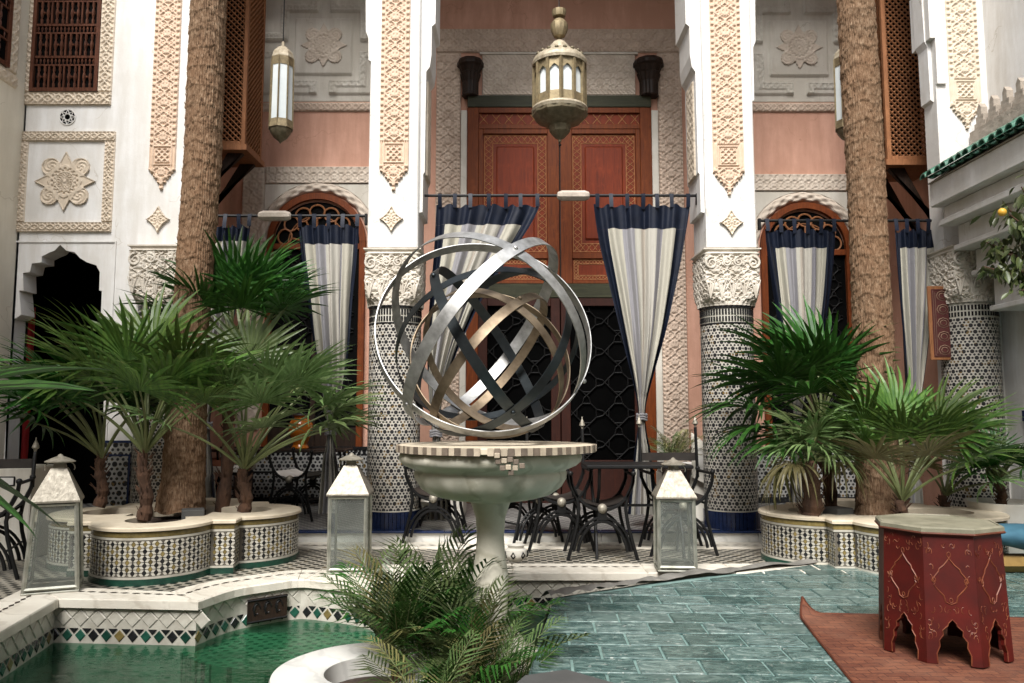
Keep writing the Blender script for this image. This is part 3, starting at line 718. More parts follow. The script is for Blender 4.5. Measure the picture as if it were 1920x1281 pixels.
# ---- carved capital + tiled shaft, used for columns and the half columns by the walls
def spiral(c, r, ax, sgn, turns=1.6, n=26):
    return [c + Vector((sgn*math.cos(a)*r*(1-i/n*.85) if ax == 'x' else 0, 0, math.sin(a)*r*(1-i/n*.85))) for i, a in ((i, PI/2 - i/n*2*PI*turns) for i in range(n))]
def capital(parent, cx, cy, z0, z1, R, half, m):
    def fn(u, v):
        th = u*2*PI; k = ss(0, .55, v); p = 2 + 14*k   # circle at the foot, square above
        c, s_ = math.cos(th), math.sin(th)
        rad = (R*1.02*(1-k)+half*k)/((abs(c)**p+abs(s_)**p)**(1/p))
        rel = 0
        if .06 < v < .9:
            a = float(arab(np.array([th*R]), np.array([v*(z1-z0)]), .17)[0]); rel = .02*a-.004
        if v >= .9: rel = .022 if v < .93 or v > .955 else .004
        if v <= .06: rel = .012+.006*math.cos(th*34)
        rad += rel; return (cx+rad*c, cy+rad*s_, z0+(z1-z0)*v)
    q = MB().grid(fn, 190, 44, uv=False)
    q.prism([(cx-half-.018,cy-half-.018,z1-.01),(cx+half+.018,cy-half-.018,z1-.01),(cx+half+.018,cy+half+.018,z1-.01),(cx-half-.018,cy+half+.018,z1-.01)], (0,0,.012))
    cap_ = q.build('capital', m, parent)
    vm = MB()
    for sx in (-1, 1):
        c = Vector((cx+sx*(half-.055), cy-half-.012, z1-(z1-z0)*.26)); vm.tube(spiral(c, .06, 'x', sx), [.014-.008*i/26 for i in range(26)], 6)
        c2 = Vector((cx+sx*.055, cy-half-.012, z1-(z1-z0)*.24)); vm.tube(spiral(c2, .045, 'x', -sx), [.011-.006*i/26 for i in range(26)], 6)
    for k in range(5):
        x = cx+(k-2)*half*.42
        for j in (-1, 0, 1):
            vm.tube([Vector((x, cy-half*.99-.004, z0+(z1-z0)*.12)), Vector((x+j*.02, cy-half-.012, z0+(z1-z0)*.3)), Vector((x+j*.045, cy-half-.014, z0+(z1-z0)*.44))], [.006,.011,.003], 5)
    vm.build('volute', m, cap_, True)
    return cap_
CY = 7.35
def column(cx, label, px_panel, px_star, r=.245):
    t = thing('arcade_column', label, 'column', (cx, CY, .1), 'tiled columns of the arcade')
    zc0, zc1 = at(740, 572, CY-.25).z, at(740, 466, CY-.25).z
    q = MB().lathe([(r, .27),(r, zc0-.16)], 64, (cx, CY, 0), cap=False); q.build('tiled_shaft', M['zell_col'], t, True)
    q = MB()
    for k in range(44):                        # upright glazed strips of the foot
        a0, a1 = 2*PI*(k+.06)/44, 2*PI*(k+.94)/44
        P = [(cx+rr*math.cos(a), CY+rr*math.sin(a)) for rr, a in ((r+.012,a0),(r+.012,a1),(r-.03,a1),(r-.03,a0))]; q.prism([(x, y, .1) for x, y in P], (0,0,.158))
    q.build('base_band', M['band_blue'], t)
    q = MB().lathe([(r+.001,.258),(r+.008,.26),(r+.008,.268),(r+.001,.27)], 64, (cx,CY,0), cap=False); q.build('base_line', M['white_tile'], t, True)
    q = MB().lathe([(r-.002, zc0-.16),(r-.002, zc0)], 64, (cx, CY, 0), cap=False); q.build('frieze_ring', M['white_tile'], t, True)
    q = MB(); ql = MB()
    for k in range(56):
        a0, a1 = 2*PI*(k+.2)/56, 2*PI*(k+.8)/56
        for zz0, zz1, in ((zc0-.145,zc0-.1),(zc0-.085,zc0-.03)):
            P = [(cx+rr*math.cos(a), CY+rr*math.sin(a)) for rr, a in ((r+.004,a0),(r+.004,a1),(r-.02,a1),(r-.02,a0))]; q.prism([(x, y, zz0) for x, y in P], (0,0,zz1-zz0))
    q.lathe([(r,zc0-.024),(r+.007,zc0-.022),(r+.007,zc0-.006),(r,zc0-.004)], 64, (cx,CY,0), cap=False); q.lathe([(r,zc0-.172),(r+.005,zc0-.17),(r+.005,zc0-.158),(r,zc0-.156)], 64, (cx,CY,0), cap=False)
    tag(q.build('frieze_tiles', M['black_tile'], t), kind='stuff')
    capital(t, cx, CY, zc0, zc1, r, .25, M['carve_stone'])
    q = MB().bbox(cx-.235, cx+.235, YF, YF+.5, zc1+.002, 7.5, .012); q.build('pier', M['white'], t)
    tall_panel(t, px_panel[0], px_panel[1], -260, px_panel[2], YF, M['carve_tan']); star_plaque(t, *px_star, YF, M['carve_pale'])
    return t
cL = at(739, 250, YF).x; cR = at(1368, 300, YF).x
column(cL, 'tiled column left of the tall red doors, white pier with carved panel above', (711, 768, 358), (734, 411))
column(cR, 'tiled column right of the tall red doors behind the right palm planter', (1334, 1394, 367), (1371, 418))
def half_column(cx, label, y=YF+.06, r=.245):
    t = thing('wall_column', label, 'column', (cx, y, 0), 'half columns against the side walls')
    zc0, zc1 = at(300, 567, y-.2).z, at(300, 462, y-.2).z
    q = MB().lathe([(r,.0),(r,zc0-.14)], 48, (cx,y,0), cap=False); q.build('tiled_shaft', M['zell_col'], t, True)
    q = MB().lathe([(r,zc0-.14),(r,zc0)], 48, (cx,y,0), cap=False); q.build('frieze_ring', M['white_tile'], t, True)
    q = MB()
    for k in range(56):
        a0, a1 = 2*PI*(k+.2)/56, 2*PI*(k+.8)/56
        if math.sin((a0+a1)/2) > .2: continue
        for zz0, zz1 in ((zc0-.125,zc0-.085),(zc0-.07,zc0-.025)):
            P = [(cx+rr*math.cos(a), y+rr*math.sin(a)) for rr, a in ((r+.004,a0),(r+.004,a1),(r-.02,a1),(r-.02,a0))]; q.prism([(x, yy, zz0) for x, yy in P], (0,0,zz1-zz0))
    tag(q.build('frieze_tiles', M['black_tile'], t), kind='stuff')
    capital(t, cx, y, zc0, zc1, r, .25, M['carve_stone'])
    return t
half_column(at(297, 520, YF-.15).x, 'tiled half column against the white left wall behind the left palm trunk')
half_column(at(1838, 540, YF-.15).x, 'tiled half column under the green roofed canopy at the right')
# dado beside the left half column
x0, x1, z0, z1 = rect(186, 828, 246, 930, YF)
q = MB().box(x0, x1, YF-.02, YF-.001, .02, z1); q.build('tiled_dado', M['zell_wall'], house)
q = MB().box(x0, x1, YF-.026, YF-.0205, z1-.012, z1+.01); q.box(x0, x1, YF-.026, YF-.0205, z1-.13, z1-.115); q.box(x1-.02, x1, YF-.026, YF-.0205, .02, z1-.1305); q.box(x0, x0+.02, YF-.026, YF-.0205, .02, z1-.1305); q.build('dado_border', M['band_blue'], house)

# ---- arcade head: stepped arches between the piers, one wall with the bays cut out
arc = thing('arcade_wall', 'white upper arcade wall with stepped arches above the columns', 'wall', (.5, YF, 3.9))
def jamb(pts, Y): return [(at(x, y, Y).x, at(x, y, Y).z) for x, y in pts]
def bay(xa, xb, stepsL, name):
    """header over one bay: left side profile (inwards steps in metres from the pier) mirrored"""
    q = MB(); prof = [(xa+d, z) for d, z in stepsL]; prof_r = [(xb-d, z) for d, z in reversed(stepsL)]
    pts = prof + prof_r + [(xb, 7.4), (xa, 7.4)]
    wall_poly(q, pts, YF+.05, YF+(.5 if name == 'centre_arch' else .22)); q.build(name, M['white'], arc)
p1, p2 = cL+.235, cR-.235
zA = at(800, 402, YF+.1).z; zB = at(800, 330, YF+.1).z; zC = at(800, 139, YF+.1).z; zD = at(800, 112, YF+.1).z; zE = at(800, 49, YF+.1).z
steps = [(0,zA),(.035,zA+.01),(.038,zB),(.052,zB+.02),(.056,zC),(.09,zC+.05),(.105,zD+.02),(.105,zE-.03),(.14,zE),(.143,zE+.65),(.22,zE+.75),(.26,zE+1.2),(.42,zE+1.6),(.7,zE+2.0),(1.1,zE+2.2),(1.4,zE+2.3)]
bay(p1, p2, steps, 'centre_arch')
st2 = [(0,zC+.1),(.03,zC+.12),(.035,zD+.2),(.06,zD+.26),(.075,zE+.6),(.2,zE+1.3),(.45,zE+1.9),(.8,zE+2.2)]
bay(LWX1, cL-.235, st2, 'side_arch')
RWX0 = at(1762, 300, YF).x
bay(cR+.235, RWX0, [(0,zC-.3),(.03,zC-.28),(.035,zD+.1),(.06,zD+.16),(.075,zE+.6),(.2,zE+1.3),(.45,zE+1.9),(.8,zE+2.2)], 'side_arch')
# carved strips on the sides of the piers facing the doors
for xx, sgn in ((cL+.235, 1), (cR-.235, -1)):
    relief('jamb_relief', M['carve_pale'], arc, (xx+sgn*.0, YF+.27, zB), (0,sgn,0), ZU, .3, zC-zB-.05, framed(.14, w=.3, h=zC-zB-.05), .012, base=.058, depth=.012)

# ---- right house wall, its pier, carved panel and the green roofed canopy
rh = thing('side_house_wall', 'white plaster wall at the right with a carved hanging panel', 'wall', (4.6, YF, 0))
q = MB().box(RWX0, 7.5, YF, YF+.22, 0, 7.5); q.build('wall', M['white'], rh)
tall_panel(rh, 1783, 1843, -260, 243, YF, M['carve_pale'])
x0, x1, z0, z1 = rect(1752, 140, 1770, 300, YF)
q = MB().box(RWX0, RWX0+.09, YF-.03, YF-.001, z1-.1, z1+.35); q.box(RWX0-.05, RWX0+.05, YF-.03, YF+.3, z1+.351, z1+.9); q.build('corbel', M['white'], rh)
SX = 4.52
q = MB().box(SX, SX+.4, -7.0, YF-.001, 0, 7.5); q.build('flank_wall', M['white'], rh)
q = MB().box(SX-.02, SX-.001, 5.2, YF-.26, .02, at(1900,772,6.8).z); q.build('tiled_dado', M['zell_side'], rh)
q = MB().box(SX-.03, SX-.0205, 5.2, YF-.26, at(1900,790,6.8).z, at(1900,772,6.8).z+.01); q.build('dado_border', M['band_blue'], rh)
cn = thing('roof_canopy', 'projecting white stepped canopy with a small green glazed tile roof at the right', 'canopy', (4.2, 6.3, 2.6))
zr = 3.29
Y0c, Y1c = 4.2, 6.92
q = MB()
for xa, zb, zt in ((3.82, 3.02, 3.235), (3.92, 2.9, 3.018), (3.88, 2.84, 2.898), (4.02, 2.66, 2.838), (3.98, 2.61, 2.658), (4.14, 2.42, 2.608), (4.1, 2.37, 2.418), (4.26, 2.1, 2.368), (4.22, 2.05, 2.098)):
    q.bbox(xa, SX-.001, Y0c, Y1c-(xa-3.82)*.35, zb, zt, .008)
q.build('stepped_eaves', M['white'], cn)
q = MB(); q.prism([(3.8,Y0c,3.237),(SX-.001,Y0c,3.237),(SX-.001,Y0c,3.6),(4.3,Y0c,3.58)], (0,Y1c-Y0c,0)); q.build('roof_bed', M['lime'], cn)
tl = MB(); n_ = 8; x_a, z_a, x_b, z_b = 3.74, 3.275, 4.33, 3.625
def barrel(xa, za, xb, zb, r0, r1):
    m = MB(); A = [PI*k/n_ for k in range(n_+1)]
    vs = []
    for (xx, zz, r) in ((xa,za,r0),(xb,zb,r1)):
        for k in (0,1):
            rr = r-(.012 if k else 0)
            vs += [(xx, rr*math.cos(a), zz+rr*math.sin(a)) for a in A]
    N = n_+1; fs = []
    for k in range(n_):
        fs += [(k,k+1,2*N+k+1,2*N+k), (N+k+1,N+k,3*N+k,3*N+k+1), (k+1,k,N+k,N+k+1), (2*N+k,2*N+k+1,3*N+k+1,3*N+k)]
    m.add(vs, fs); return m.mesh('barrel_tile', M['roof_green'], True)
b1 = barrel(0,0,.33,.19,.05,.043); b2 = barrel(0,0,.36,.2,.05,.043)
for k in range(24):
    y = Y1c-.05-k*.112
    j = rnd.uniform(-.012,.012)
    put('roof_tile', b1, cn, loc=(x_a+j-4.2, y-6.3, z_a-2.6)); put('roof_tile', b2, cn, loc=(x_a+.27+j-4.2, y-6.3, z_a+.162-2.6))
    put('eaves_tile', b1, cn, Matrix.Translation((x_a+.03-4.2, y-.056-6.3, z_a+.012-2.6)) @ Matrix.Rotation(PI, 4, Vector((.867,0,.498))))
q = MB().box(4.31, 4.45, Y0c, Y1c+.15, 3.56, 3.78); q.build('parapet', M['lime'], cn)
mo = MB(); prof = [(-.085,0),(.085,0),(.085,.06),(.055,.06),(.055,.12),(.03,.12),(.03,.19),(.0,.235),(-.03,.19),(-.03,.12),(-.055,.12),(-.055,.06),(-.085,.06)]
mo.prism([(0,y,z) for y, z in prof], (.06,0,0)); mo = mo.mesh('merlon', M['lime'])
for k in range(13): put('merlon', mo, cn, loc=(4.33-4.2, Y1c+.02-k*.185-6.3, 3.78-2.6))

# ---- left flank wall that comes towards the camera
lh = thing('flank_house_wall', 'cream plaster wall coming forward at the left edge with a carved window frame', 'wall', (-4.65, 6, 0))
q = MB().box(-5.1, LWX0-.001, -7.0, YF-.001, 0, 7.5); q.build('wall', M['cream'], lh)
q = MB().box(-5.1, SX+.4, -7.4, -7.001, 0, 7.5); struct('rear_courtyard_wall', q, M['pink'])
zf = 1.15+(775-128)/1450*6.95
relief('carved_frame', M['carve_pale'], lh, (LWX0, 6.1, zf-.1), (0,1,0), ZU, 1.7, .13, lambda u, v: scroll(u, v-.065, .2, .11), .01, N=(1,0,0))
relief('carved_frame', M['carve_pale'], lh, (LWX0, 6.88, zf+.031), (0,1,0), ZU, .13, 2.6, lambda u, v: scroll(v, u, .2, .11), .01, N=(1,0,0))
turned_window(lh, 5.3, 6.8, zf+.04, zf+2.5, LWX0, 'y')

# ---- gallery: back wall, ceiling, end walls
gb = thing('gallery_back_wall', 'terracotta pink wall at the back of the gallery with carved plaster bands', 'wall', (.5, YB, .1))
q = MB().box(-4.4, 6.5, YB, YB+.4, .1, 7.4); q.build('wall', M['pink'], gb)
q = MB().box(-7, 7.5, YF+.501, YB+.4, 7.401, 7.6); q.build('gallery_ceiling', M['brown_wood'], gb)
for xa, xb in ((LWX1-.7, LWX1-.4), (4.42, 4.7)):
    q = MB().box(xa, xb, YF+(.501 if xa < 0 else .221), YB-.001, .1, 7.0); q.build('end_wall', M['pink'], gb)
# carved door surround
fx0, fx1 = at(816, 400, YB).x, at(1283, 400, YB).x; fz = at(1048, 56, YB).z; bw = at(863,400,YB).x-fx0
def sur(u, v): return framed(.2, .012, .03, bw, 9)(u, v)
zb_ = .1
relief('carved_surround', M['carve_pink'], gb, (fx0+bw/2, YB, zb_), XR, ZU, bw, fz-zb_-bw-.002, framed(.21, .012, .035, bw, fz-zb_-bw), .009, base=.02, depth=.018)
relief('carved_surround', M['carve_pink'], gb, (fx1-bw/2, YB, zb_), XR, ZU, bw, fz-zb_-bw-.002, framed(.21, .012, .035, bw, fz-zb_-bw), .009, base=.02, depth=.018)
relief('carved_surround', M['carve_pink'], gb, ((fx0+fx1)/2, YB, fz-bw), XR, ZU, fx1-fx0, bw, framed(.21, .012, .035, fx1-fx0, bw), .009, base=.02, depth=.018)
x0, x1, z0, z1 = rect(904, 105, 1191, 181, YB)
relief('lintel_panel', M['carve_grey'], gb, ((x0+x1)/2, YB, z0), XR, ZU, x1-x0, z1-z0, framed(.17, .012, .07, x1-x0, z1-z0), .009, base=.03, depth=.016)
q = MB().box(x0-.03, x1+.03, YB-.05, YB-.001, z0-.03, z0-.004); q.box(x0-.03, x1+.03, YB-.045, YB-.001, z1+.003, z1+.03); q.build('lintel_ledge', M['dull_white'], gb)
dx0, dx1 = at(876, 400, YB).x, at(1222, 400, YB).x
for a, b in ((fx0+bw+.004, dx0-.003), (dx1+.003, fx1-bw-.004)):
    q = MB().bbox(a, b, YB-.06, YB-.001, .1, z0-.2, .006); q.build('door_jamb', M['dull_white'], gb)
# dark carved brackets over the jambs
for pxa, pxb in ((858,905), (1191,1245)):
    c0, c1 = at((pxa+pxb)/2, 180, YB-.1), at((pxa+pxb)/2, 112, YB-.1); hw = (at(pxb,150,YB-.1).x-at(pxa,150,YB-.1).x)/2; hh = c1.z-c0.z
    q = MB().lathe([(hw*.6,0),(hw*.66,.03*hh),(hw*.62,.08*hh),(hw*.62,.4*hh),(hw*.8,.62*hh),(hw*.72,.66*hh),(hw*.9,.8*hh),(hw*1.05,.84*hh),(hw*1.05,.93*hh),(hw*.95,1*hh)], 32, (c0.x, YB-.06, c0.z), rf=lambda a, z: 1+.06*math.cos(10*a)*(1 if z < .8*hh else .4))
    q.build('carved_bracket', M['dark_wood'], gb)
# ---- the tall double door
zt = at(1048, 184, YB).z
dr = thing('double_door', 'tall red painted wooden double door under a dark green beam', 'door', ((dx0+dx1)/2, YB-.05, .1))
zl0 = at(1048, 206, YB).z
q = MB().bbox(dx0, dx1, YB-.09, YB-.002, zl0, zt, .006); q.build('lintel_beam', M['green_wood'], dr)
q = MB().box(dx0+.02, dx1-.02, YB-.03, YB-.002, .1, zl0-.001); q.build('door_back', M['black'], dr)  # black sheet paints the dark behind the openwork
xm = (dx0+dx1)/2
zmid0, zmid1 = at(1048, 560, YB).z, at(1048, 534, YB).z
q = MB()
q.bbox(dx0, dx0+.14, YB-.08, YB-.031, .1, zl0-.002); q.bbox(dx1-.14, dx1, YB-.08, YB-.031, .1, zl0-.002)
ztop = at(1048, 246, YB).z; q.bbox(dx0+.141, dx1-.141, YB-.08, YB-.031, zl0-.07, zl0-.002); q.bbox(dx0+.141, dx1-.141, YB-.08, YB-.031, ztop, ztop+.06)
q.build('door_frame', M['red_wood'], dr)
q = MB().box(dx0+.141, dx1-.141, YB-.05, YB-.031, ztop+.061, zl0-.071); tp = q.build('transom_panel', M['red_panel'], dr)
q = MB()
for k in range(13):
    xx = dx0+.2+k*(dx1-dx0-.4)/12; zz = (ztop+.06+zl0-.07)/2
    for s_ in (-1,1): q.tube([(xx-.05, YB-.052, zz-s_*.06),(xx+.05, YB-.052, zz+s_*.06)], .005, 4)
q.build('strapwork', M['red_line'], tp)
q = MB().bbox(dx0+.141, dx1-.141, YB-.085, YB-.031, zmid0, zmid1); q.build('mid_rail', M['green_wood'], dr)
def strap_border(q, x0, x1, z0, z1, b, y):
    """painted interlace between two lines round a panel"""
    for d in (0, b):
        P = [(x0+d, y, z0+d),(x1-d, y, z0+d),(x1-d, y, z1-d),(x0+d, y, z1-d)]
        for i in range(4): q.tube([P[i], P[(i+1)%4]], .004, 4)
    m = .004
    nh = max(2, round((x1-x0)/(b*1.6))); nv = max(2, round((z1-z0)/(b*1.6)))
    for k in range(nv):
        za, zb = z0+(z1-z0)*k/nv, z0+(z1-z0)*(k+1)/nv; zc = (za+zb)/2
        for xa in (x0, x1-b):
            for A, Bq in (((xa, za),(xa+b, zc)),((xa+b, zc),(xa, zb)),((xa+b, za),(xa, zc)),((xa, zc),(xa+b, zb))): q.tube([(A[0], y, A[1]),(Bq[0], y, Bq[1])], .0035, 4)
    for k in range(nh):
        xa, xb_ = x0+(x1-x0)*k/nh, x0+(x1-x0)*(k+1)/nh; xc = (xa+xb_)/2
        for za in (z0, z1-b):
            for A, Bq in (((xa, za),(xc, za+b)),((xc, za+b),(xb_, za)),((xa, za+b),(xc, za)),((xc, za),(xb_, za+b))): q.tube([(A[0], y, A[1]),(Bq[0], y, Bq[1])], .0035, 4)
def grille(q, x0, x1, z0, z1, y, s):
    """openwork of eight-pointed stars and crosses"""
    nx, nz = max(1, round((x1-x0)/s)), max(1, round((z1-z0)/s)); sx, sz = (x1-x0)/nx, (z1-z0)/nz
    for i in range(nx):
        for j in range(nz):
            c = Vector((x0+(i+.5)*sx, y, z0+(j+.5)*sz)); R = .34*min(sx, sz)
            O8 = [c+Vector((R*math.cos(a), 0, R*math.sin(a))) for a in (PI/8+k*PI/4 for k in range(8))]
            for k in range(8): q.tube([O8[k], O8[(k+1)%8]], .009, 4)
            for k, (ex, ez) in ((0,(.5,.0)),(2,(0,.5)),(4,(-.5,0)),(6,(0,-.5))):
                for kk in (k-1, k): q.tube([O8[kk], Vector((c.x+ex*sx+(ez and (1 if kk == k-1 else -1)*.08*sx), y, c.z+ez*sz+(ex and (-1 if kk == k-1 else 1)*.08*sz)))], .008, 4)
for side, (xa, xb) in enumerate(((dx0+.142, xm-.006), (xm+.006, dx1-.142))):
    lf = MB(); st_ = .11
    lf.bbox(xa, xa+st_*(.5 if side == 0 else 1.3), YB-.075, YB-.031, zmid1+.002, ztop-.002); lf.bbox(xb-st_*(1.3 if side == 0 else .5), xb, YB-.075, YB-.031, zmid1+.002, ztop-.002)
    ia, ib = xa+st_*(.5 if side == 0 else 1.3)+.001, xb-st_*(1.3 if side == 0 else .5)-.001
    zp = at(1048, 526, YB).z; zq = at(1048, 498, YB).z
    lf.bbox(ia, ib, YB-.075, YB-.031, zmid1+.002, zmid1+.04); lf.bbox(ia, ib, YB-.075, YB-.031, ztop-.06, ztop-.002); zs = at(1048, 484, YB).z; lf.bbox(ia, ib, YB-.075, YB-.031, zs-.02, zs+.05)
    leaf_ = lf.build('door_leaf', M['red_wood'], dr)
    q = MB().box(ia, ib, YB-.05, YB-.032, zs+.051, ztop-.061); q.bbox(ia+.16, ib-.16, YB-.066, YB-.0505, zs+.22, ztop-.22, .012); q.build('door_panel', M['red_panel'], leaf_)
    q = MB().box(ia, ib, YB-.05, YB-.032, zmid1+.041, zs-.021); q.build('door_panel', M['red_panel'], leaf_)
    q = MB(); strap_border(q, ia+.015, ib-.015, zs+.066, ztop-.076, .1, YB-.052); strap_border(q, ia+.02, ib-.02, zmid1+.055, zs-.035, .05, YB-.052); q.build('painted_strapwork', M['red_line'], leaf_)
    lf = MB(); zb0 = .1
    lf.bbox(xa, xa+st_, YB-.075, YB-.031, zb0, zmid0-.002); lf.bbox(xb-st_, xb, YB-.075, YB-.031, zb0, zmid0-.002); lf.bbox(xa+st_+.001, xb-st_-.001, YB-.075, YB-.031, zmid0-.1, zmid0-.002); lf.bbox(xa+st_+.001, xb-st_-.001, YB-.075, YB-.031, zb0, zb0+.5)
    wk = lf.build('wicket_leaf', M['shaded_red_wood'], dr)
    q = MB(); grille(q, xa+st_+.001, xb-st_-.001, zb0+.5, zmid0-.1, YB-.05, .34); q.build('star_grille', M['iron'], wk)

# ---- side bays of the gallery: carved arch, fanlight door, carved upper panel
def side_bay(pc, ptop, r_px, x_in, x_out, pfr, mir, lab):
    """pc arch centre px, ptop top of the wooden arch px; pfr the frieze rows (top, bottom)"""
    r = r_px/F*YB*1.005; c = at(pc, ptop+r_px, YB); cz = c.z
    A = np.linspace(0, PI, 33)
    q = MB(); q.grid(lambda u, v: (c.x+(r+.02+.115*v)*math.cos(PI*(1-u)), YB-.02-.03*math.sin(PI*v)**.5-.012*math.cos(u*70)*math.cos(v*9), cz+(r+.02+.115*v)*math.sin(PI*(1-u))), 130, 8, False); q.build('archivolt', M['carve_grey'], gb)
    # white spandrel block with the arch cut out
    xs0, xs1 = x_in, x_out; zt_ = at(pc, pfr[1], YB).z-.004
    zb_ = .9; ro = r+.14
    pts = [(xs0, zb_), (xs0, zt_), (xs1, zt_), (xs1, zb_), (c.x+ro if c.x+ro < xs1 else xs1-.001, zb_)] + [(min(max(c.x+ro*math.cos(a), xs0+.002), xs1-.002), cz+ro*math.sin(a)) for a in A] + [(max(c.x-ro, xs0+.001), zb_)]
    q = MB(); wall_poly(q, pts, YB-.022, YB-.001); q.build('spandrel', M['dull_white'], gb)
    # carved frieze over it
    x0, x1 = min(x_in, x_out), max(x_in, x_out); za, zb2 = at(pc, pfr[1], YB).z, at(pc, pfr[0], YB).z
    relief('carved_frieze', M['carve_grey'], gb, ((x0+x1)/2, YB, za), XR, ZU, x1-x0, zb2-za, framed(.17, .012, 0, x1-x0, zb2-za), .01, base=.025, depth=.014)
    # jamb strip on the wall side
    if mir < 0: jx0, jx1 = x0-.29, x0-.004
    else: jx0, jx1 = x1+.004, x1+.29
    relief('carved_strip', M['carve_grey'], gb, ((jx0+jx1)/2, YB, .95), XR, ZU, jx1-jx0, zb2-.95, framed(.2, .012, .03, jx1-jx0, zb2-.95), .012, base=.02, depth=.014)
    d = thing('fanlight_door', lab, 'door', (c.x, YB, .1))
    q = MB(); ri = r-.075
    q.prism([(c.x+rr*math.cos(a), YB-.06, cz+rr*math.sin(a)) for rr, aa in ((r,A),(ri,A[::-1])) for a in aa], (0,.055,0))
    for s_ in (-1,1): q.bbox(c.x+s_*(r-.0375)-.0375, c.x+s_*(r-.0375)+.0375, YB-.06, YB-.005, .1, cz-.001)
    q.bbox(c.x-ri+.001, c.x+ri-.001, YB-.055, YB-.005, cz-.1, cz-.03); q.build('door_frame', M['red_wood'], d)
    q = MB(); q.prism([(c.x+ri*math.cos(a), YB-.01, cz-.03+ri*math.sin(a)) for a in A], (0,.004,0)); q.box(c.x-ri+.002, c.x+ri-.002, YB-.01, YB-.006, .1, cz-.101); q.build('dark_backing', M['unlit_opening'], d)  # painted dark behind the fanlight and grilles
    q = MB()
    for k in range(7):
        a = PI*(k+.5)/7; pr = ri*.76; cc = Vector((c.x+pr*math.cos(a), YB-.03, cz-.03+pr*math.sin(a))); rad = Vector((math.cos(a),0,math.sin(a))); tan = Vector((-math.sin(a),0,math.cos(a)))
        q.tube([cc+rad*(.14*math.cos(b)*r)+tan*(.155*r*math.sin(b)) for b in np.linspace(0,2*PI,17)[:-1]], .012, 5, True)
        q.tube([Vector((c.x+.2*r*math.cos(a), YB-.03, cz-.03+.2*r*math.sin(a))), cc-rad*.14*r], .012, 5)
    q.tube([(c.x+.24*r*math.cos(a), YB-.03, cz-.03+.24*r*math.sin(a)) for a in A], .014, 5); q.tube([(c.x+.58*r*math.cos(a), YB-.03, cz-.03+.58*r*math.sin(a)) for a in A], .008, 5)
    q.build('fanlight_tracery', M['brown_wood'], d)
    q = MB(); grille(q, c.x-ri+.06, c.x-.03, 1.0, cz-.16, YB-.025, .2); grille(q, c.x+.03, c.x+ri-.06, 1.0, cz-.16, YB-.025, .2); q.build('star_grille', M['iron'], d)
    q = MB().bbox(c.x-.03, c.x+.03, YB-.05, YB-.011, .1, cz-.101); q.bbox(c.x-ri+.001, c.x-.031, YB-.045, YB-.011, .1, .98); q.bbox(c.x+.031, c.x+ri-.001, YB-.045, YB-.011, .1, .98); q.build('door_rail', M['dark_wood'], d)
Lx_out = at(690, 400, YB).x+.6; Lx_in = at(500, 400, YB).x-.02
side_bay(595, 361, 93, Lx_in, Lx_out, (313, 346), -1, 'arched fanlight door in the left bay behind the amber vase')
Rx_in = at(1418, 400, YB).x-.6; Rx_out = at(1602, 400, YB).x
side_bay(1509, 379, 86, Rx_in, Rx_out, (327, 360), 1, 'arched fanlight door in the right bay behind the palm trunk')
# upper carved panels
def strap_panel(pl, pr, pt, pb, pcx, pcy, parent):
    x0, x1, z0, z1 = rect(pl, pt, pr, pb, YB); c = at(pcx, pcy, YB); H = z1-z0; W = x1-x0
    u0 = c.x-(x0+x1)/2; v0 = c.z-z0
    def hf(u, v):
        a, b = np.abs(u-u0), np.abs(v-v0); m = np.maximum(a, b)
        h = np.zeros_like(u)+.05
        pan = (m > .45) & (a > .08) & (b > .08) & (v > .1); ed = np.minimum(np.minimum(a-.08, b-.08), m-.45)
        h = np.where(pan, .55, h); h = np.where(pan & (ed < .085), .6+.3*arab(u, v, .085), h); h = np.where(pan & (ed < .012), 1, h)
        h = np.where(m < .36, .6, h); return h
    relief('strapwork_panel', M['dull_white'], parent, ((x0+x1)/2, YB, z0), XR, ZU, W, H, hf, .012, base=.005, depth=.05)
    rosette(parent, c.x, c.z, .31, YB-.034, M['carve_grey'], res=.009)
    relief('carved_frieze', M['carve_pink'], parent, ((x0+x1)/2, YB, z0-.125), XR, ZU, W, .123, lambda u, v: scroll(u, v-.06, .17, .11), .01, base=.02, depth=.014)
strap_panel(497, 760, -330, 192, 608, 88, gb)
strap_panel(1345, 1600, -330, 193, 1496, 92, gb)
# tiled dado of the gallery
for xa, xb in ((LWX1-.399, fx0-.01), (fx1+.01, 4.419)):
    q = MB().box(xa, xb, YB-.062, YB-.002, .1, .72); q.build('tiled_dado', M['zell_wall'], gb)
    q = MB().box(xa, xb, YB-.07, YB-.002, .721, .76); q.box(xa, xb, YB-.068, YB-.0625, .1, .17); q.build('dado_border', M['black_tile'], gb)
    tag_ = MB()
    for k in range(int((xb-xa)/.06)): tag_.box(xa+k*.06+.01, xa+k*.06+.045, YB-.068, YB-.0625, .66, .7)
    tag(tag_.build('frieze_tiles', M['black_tile'], gb), kind='stuff')
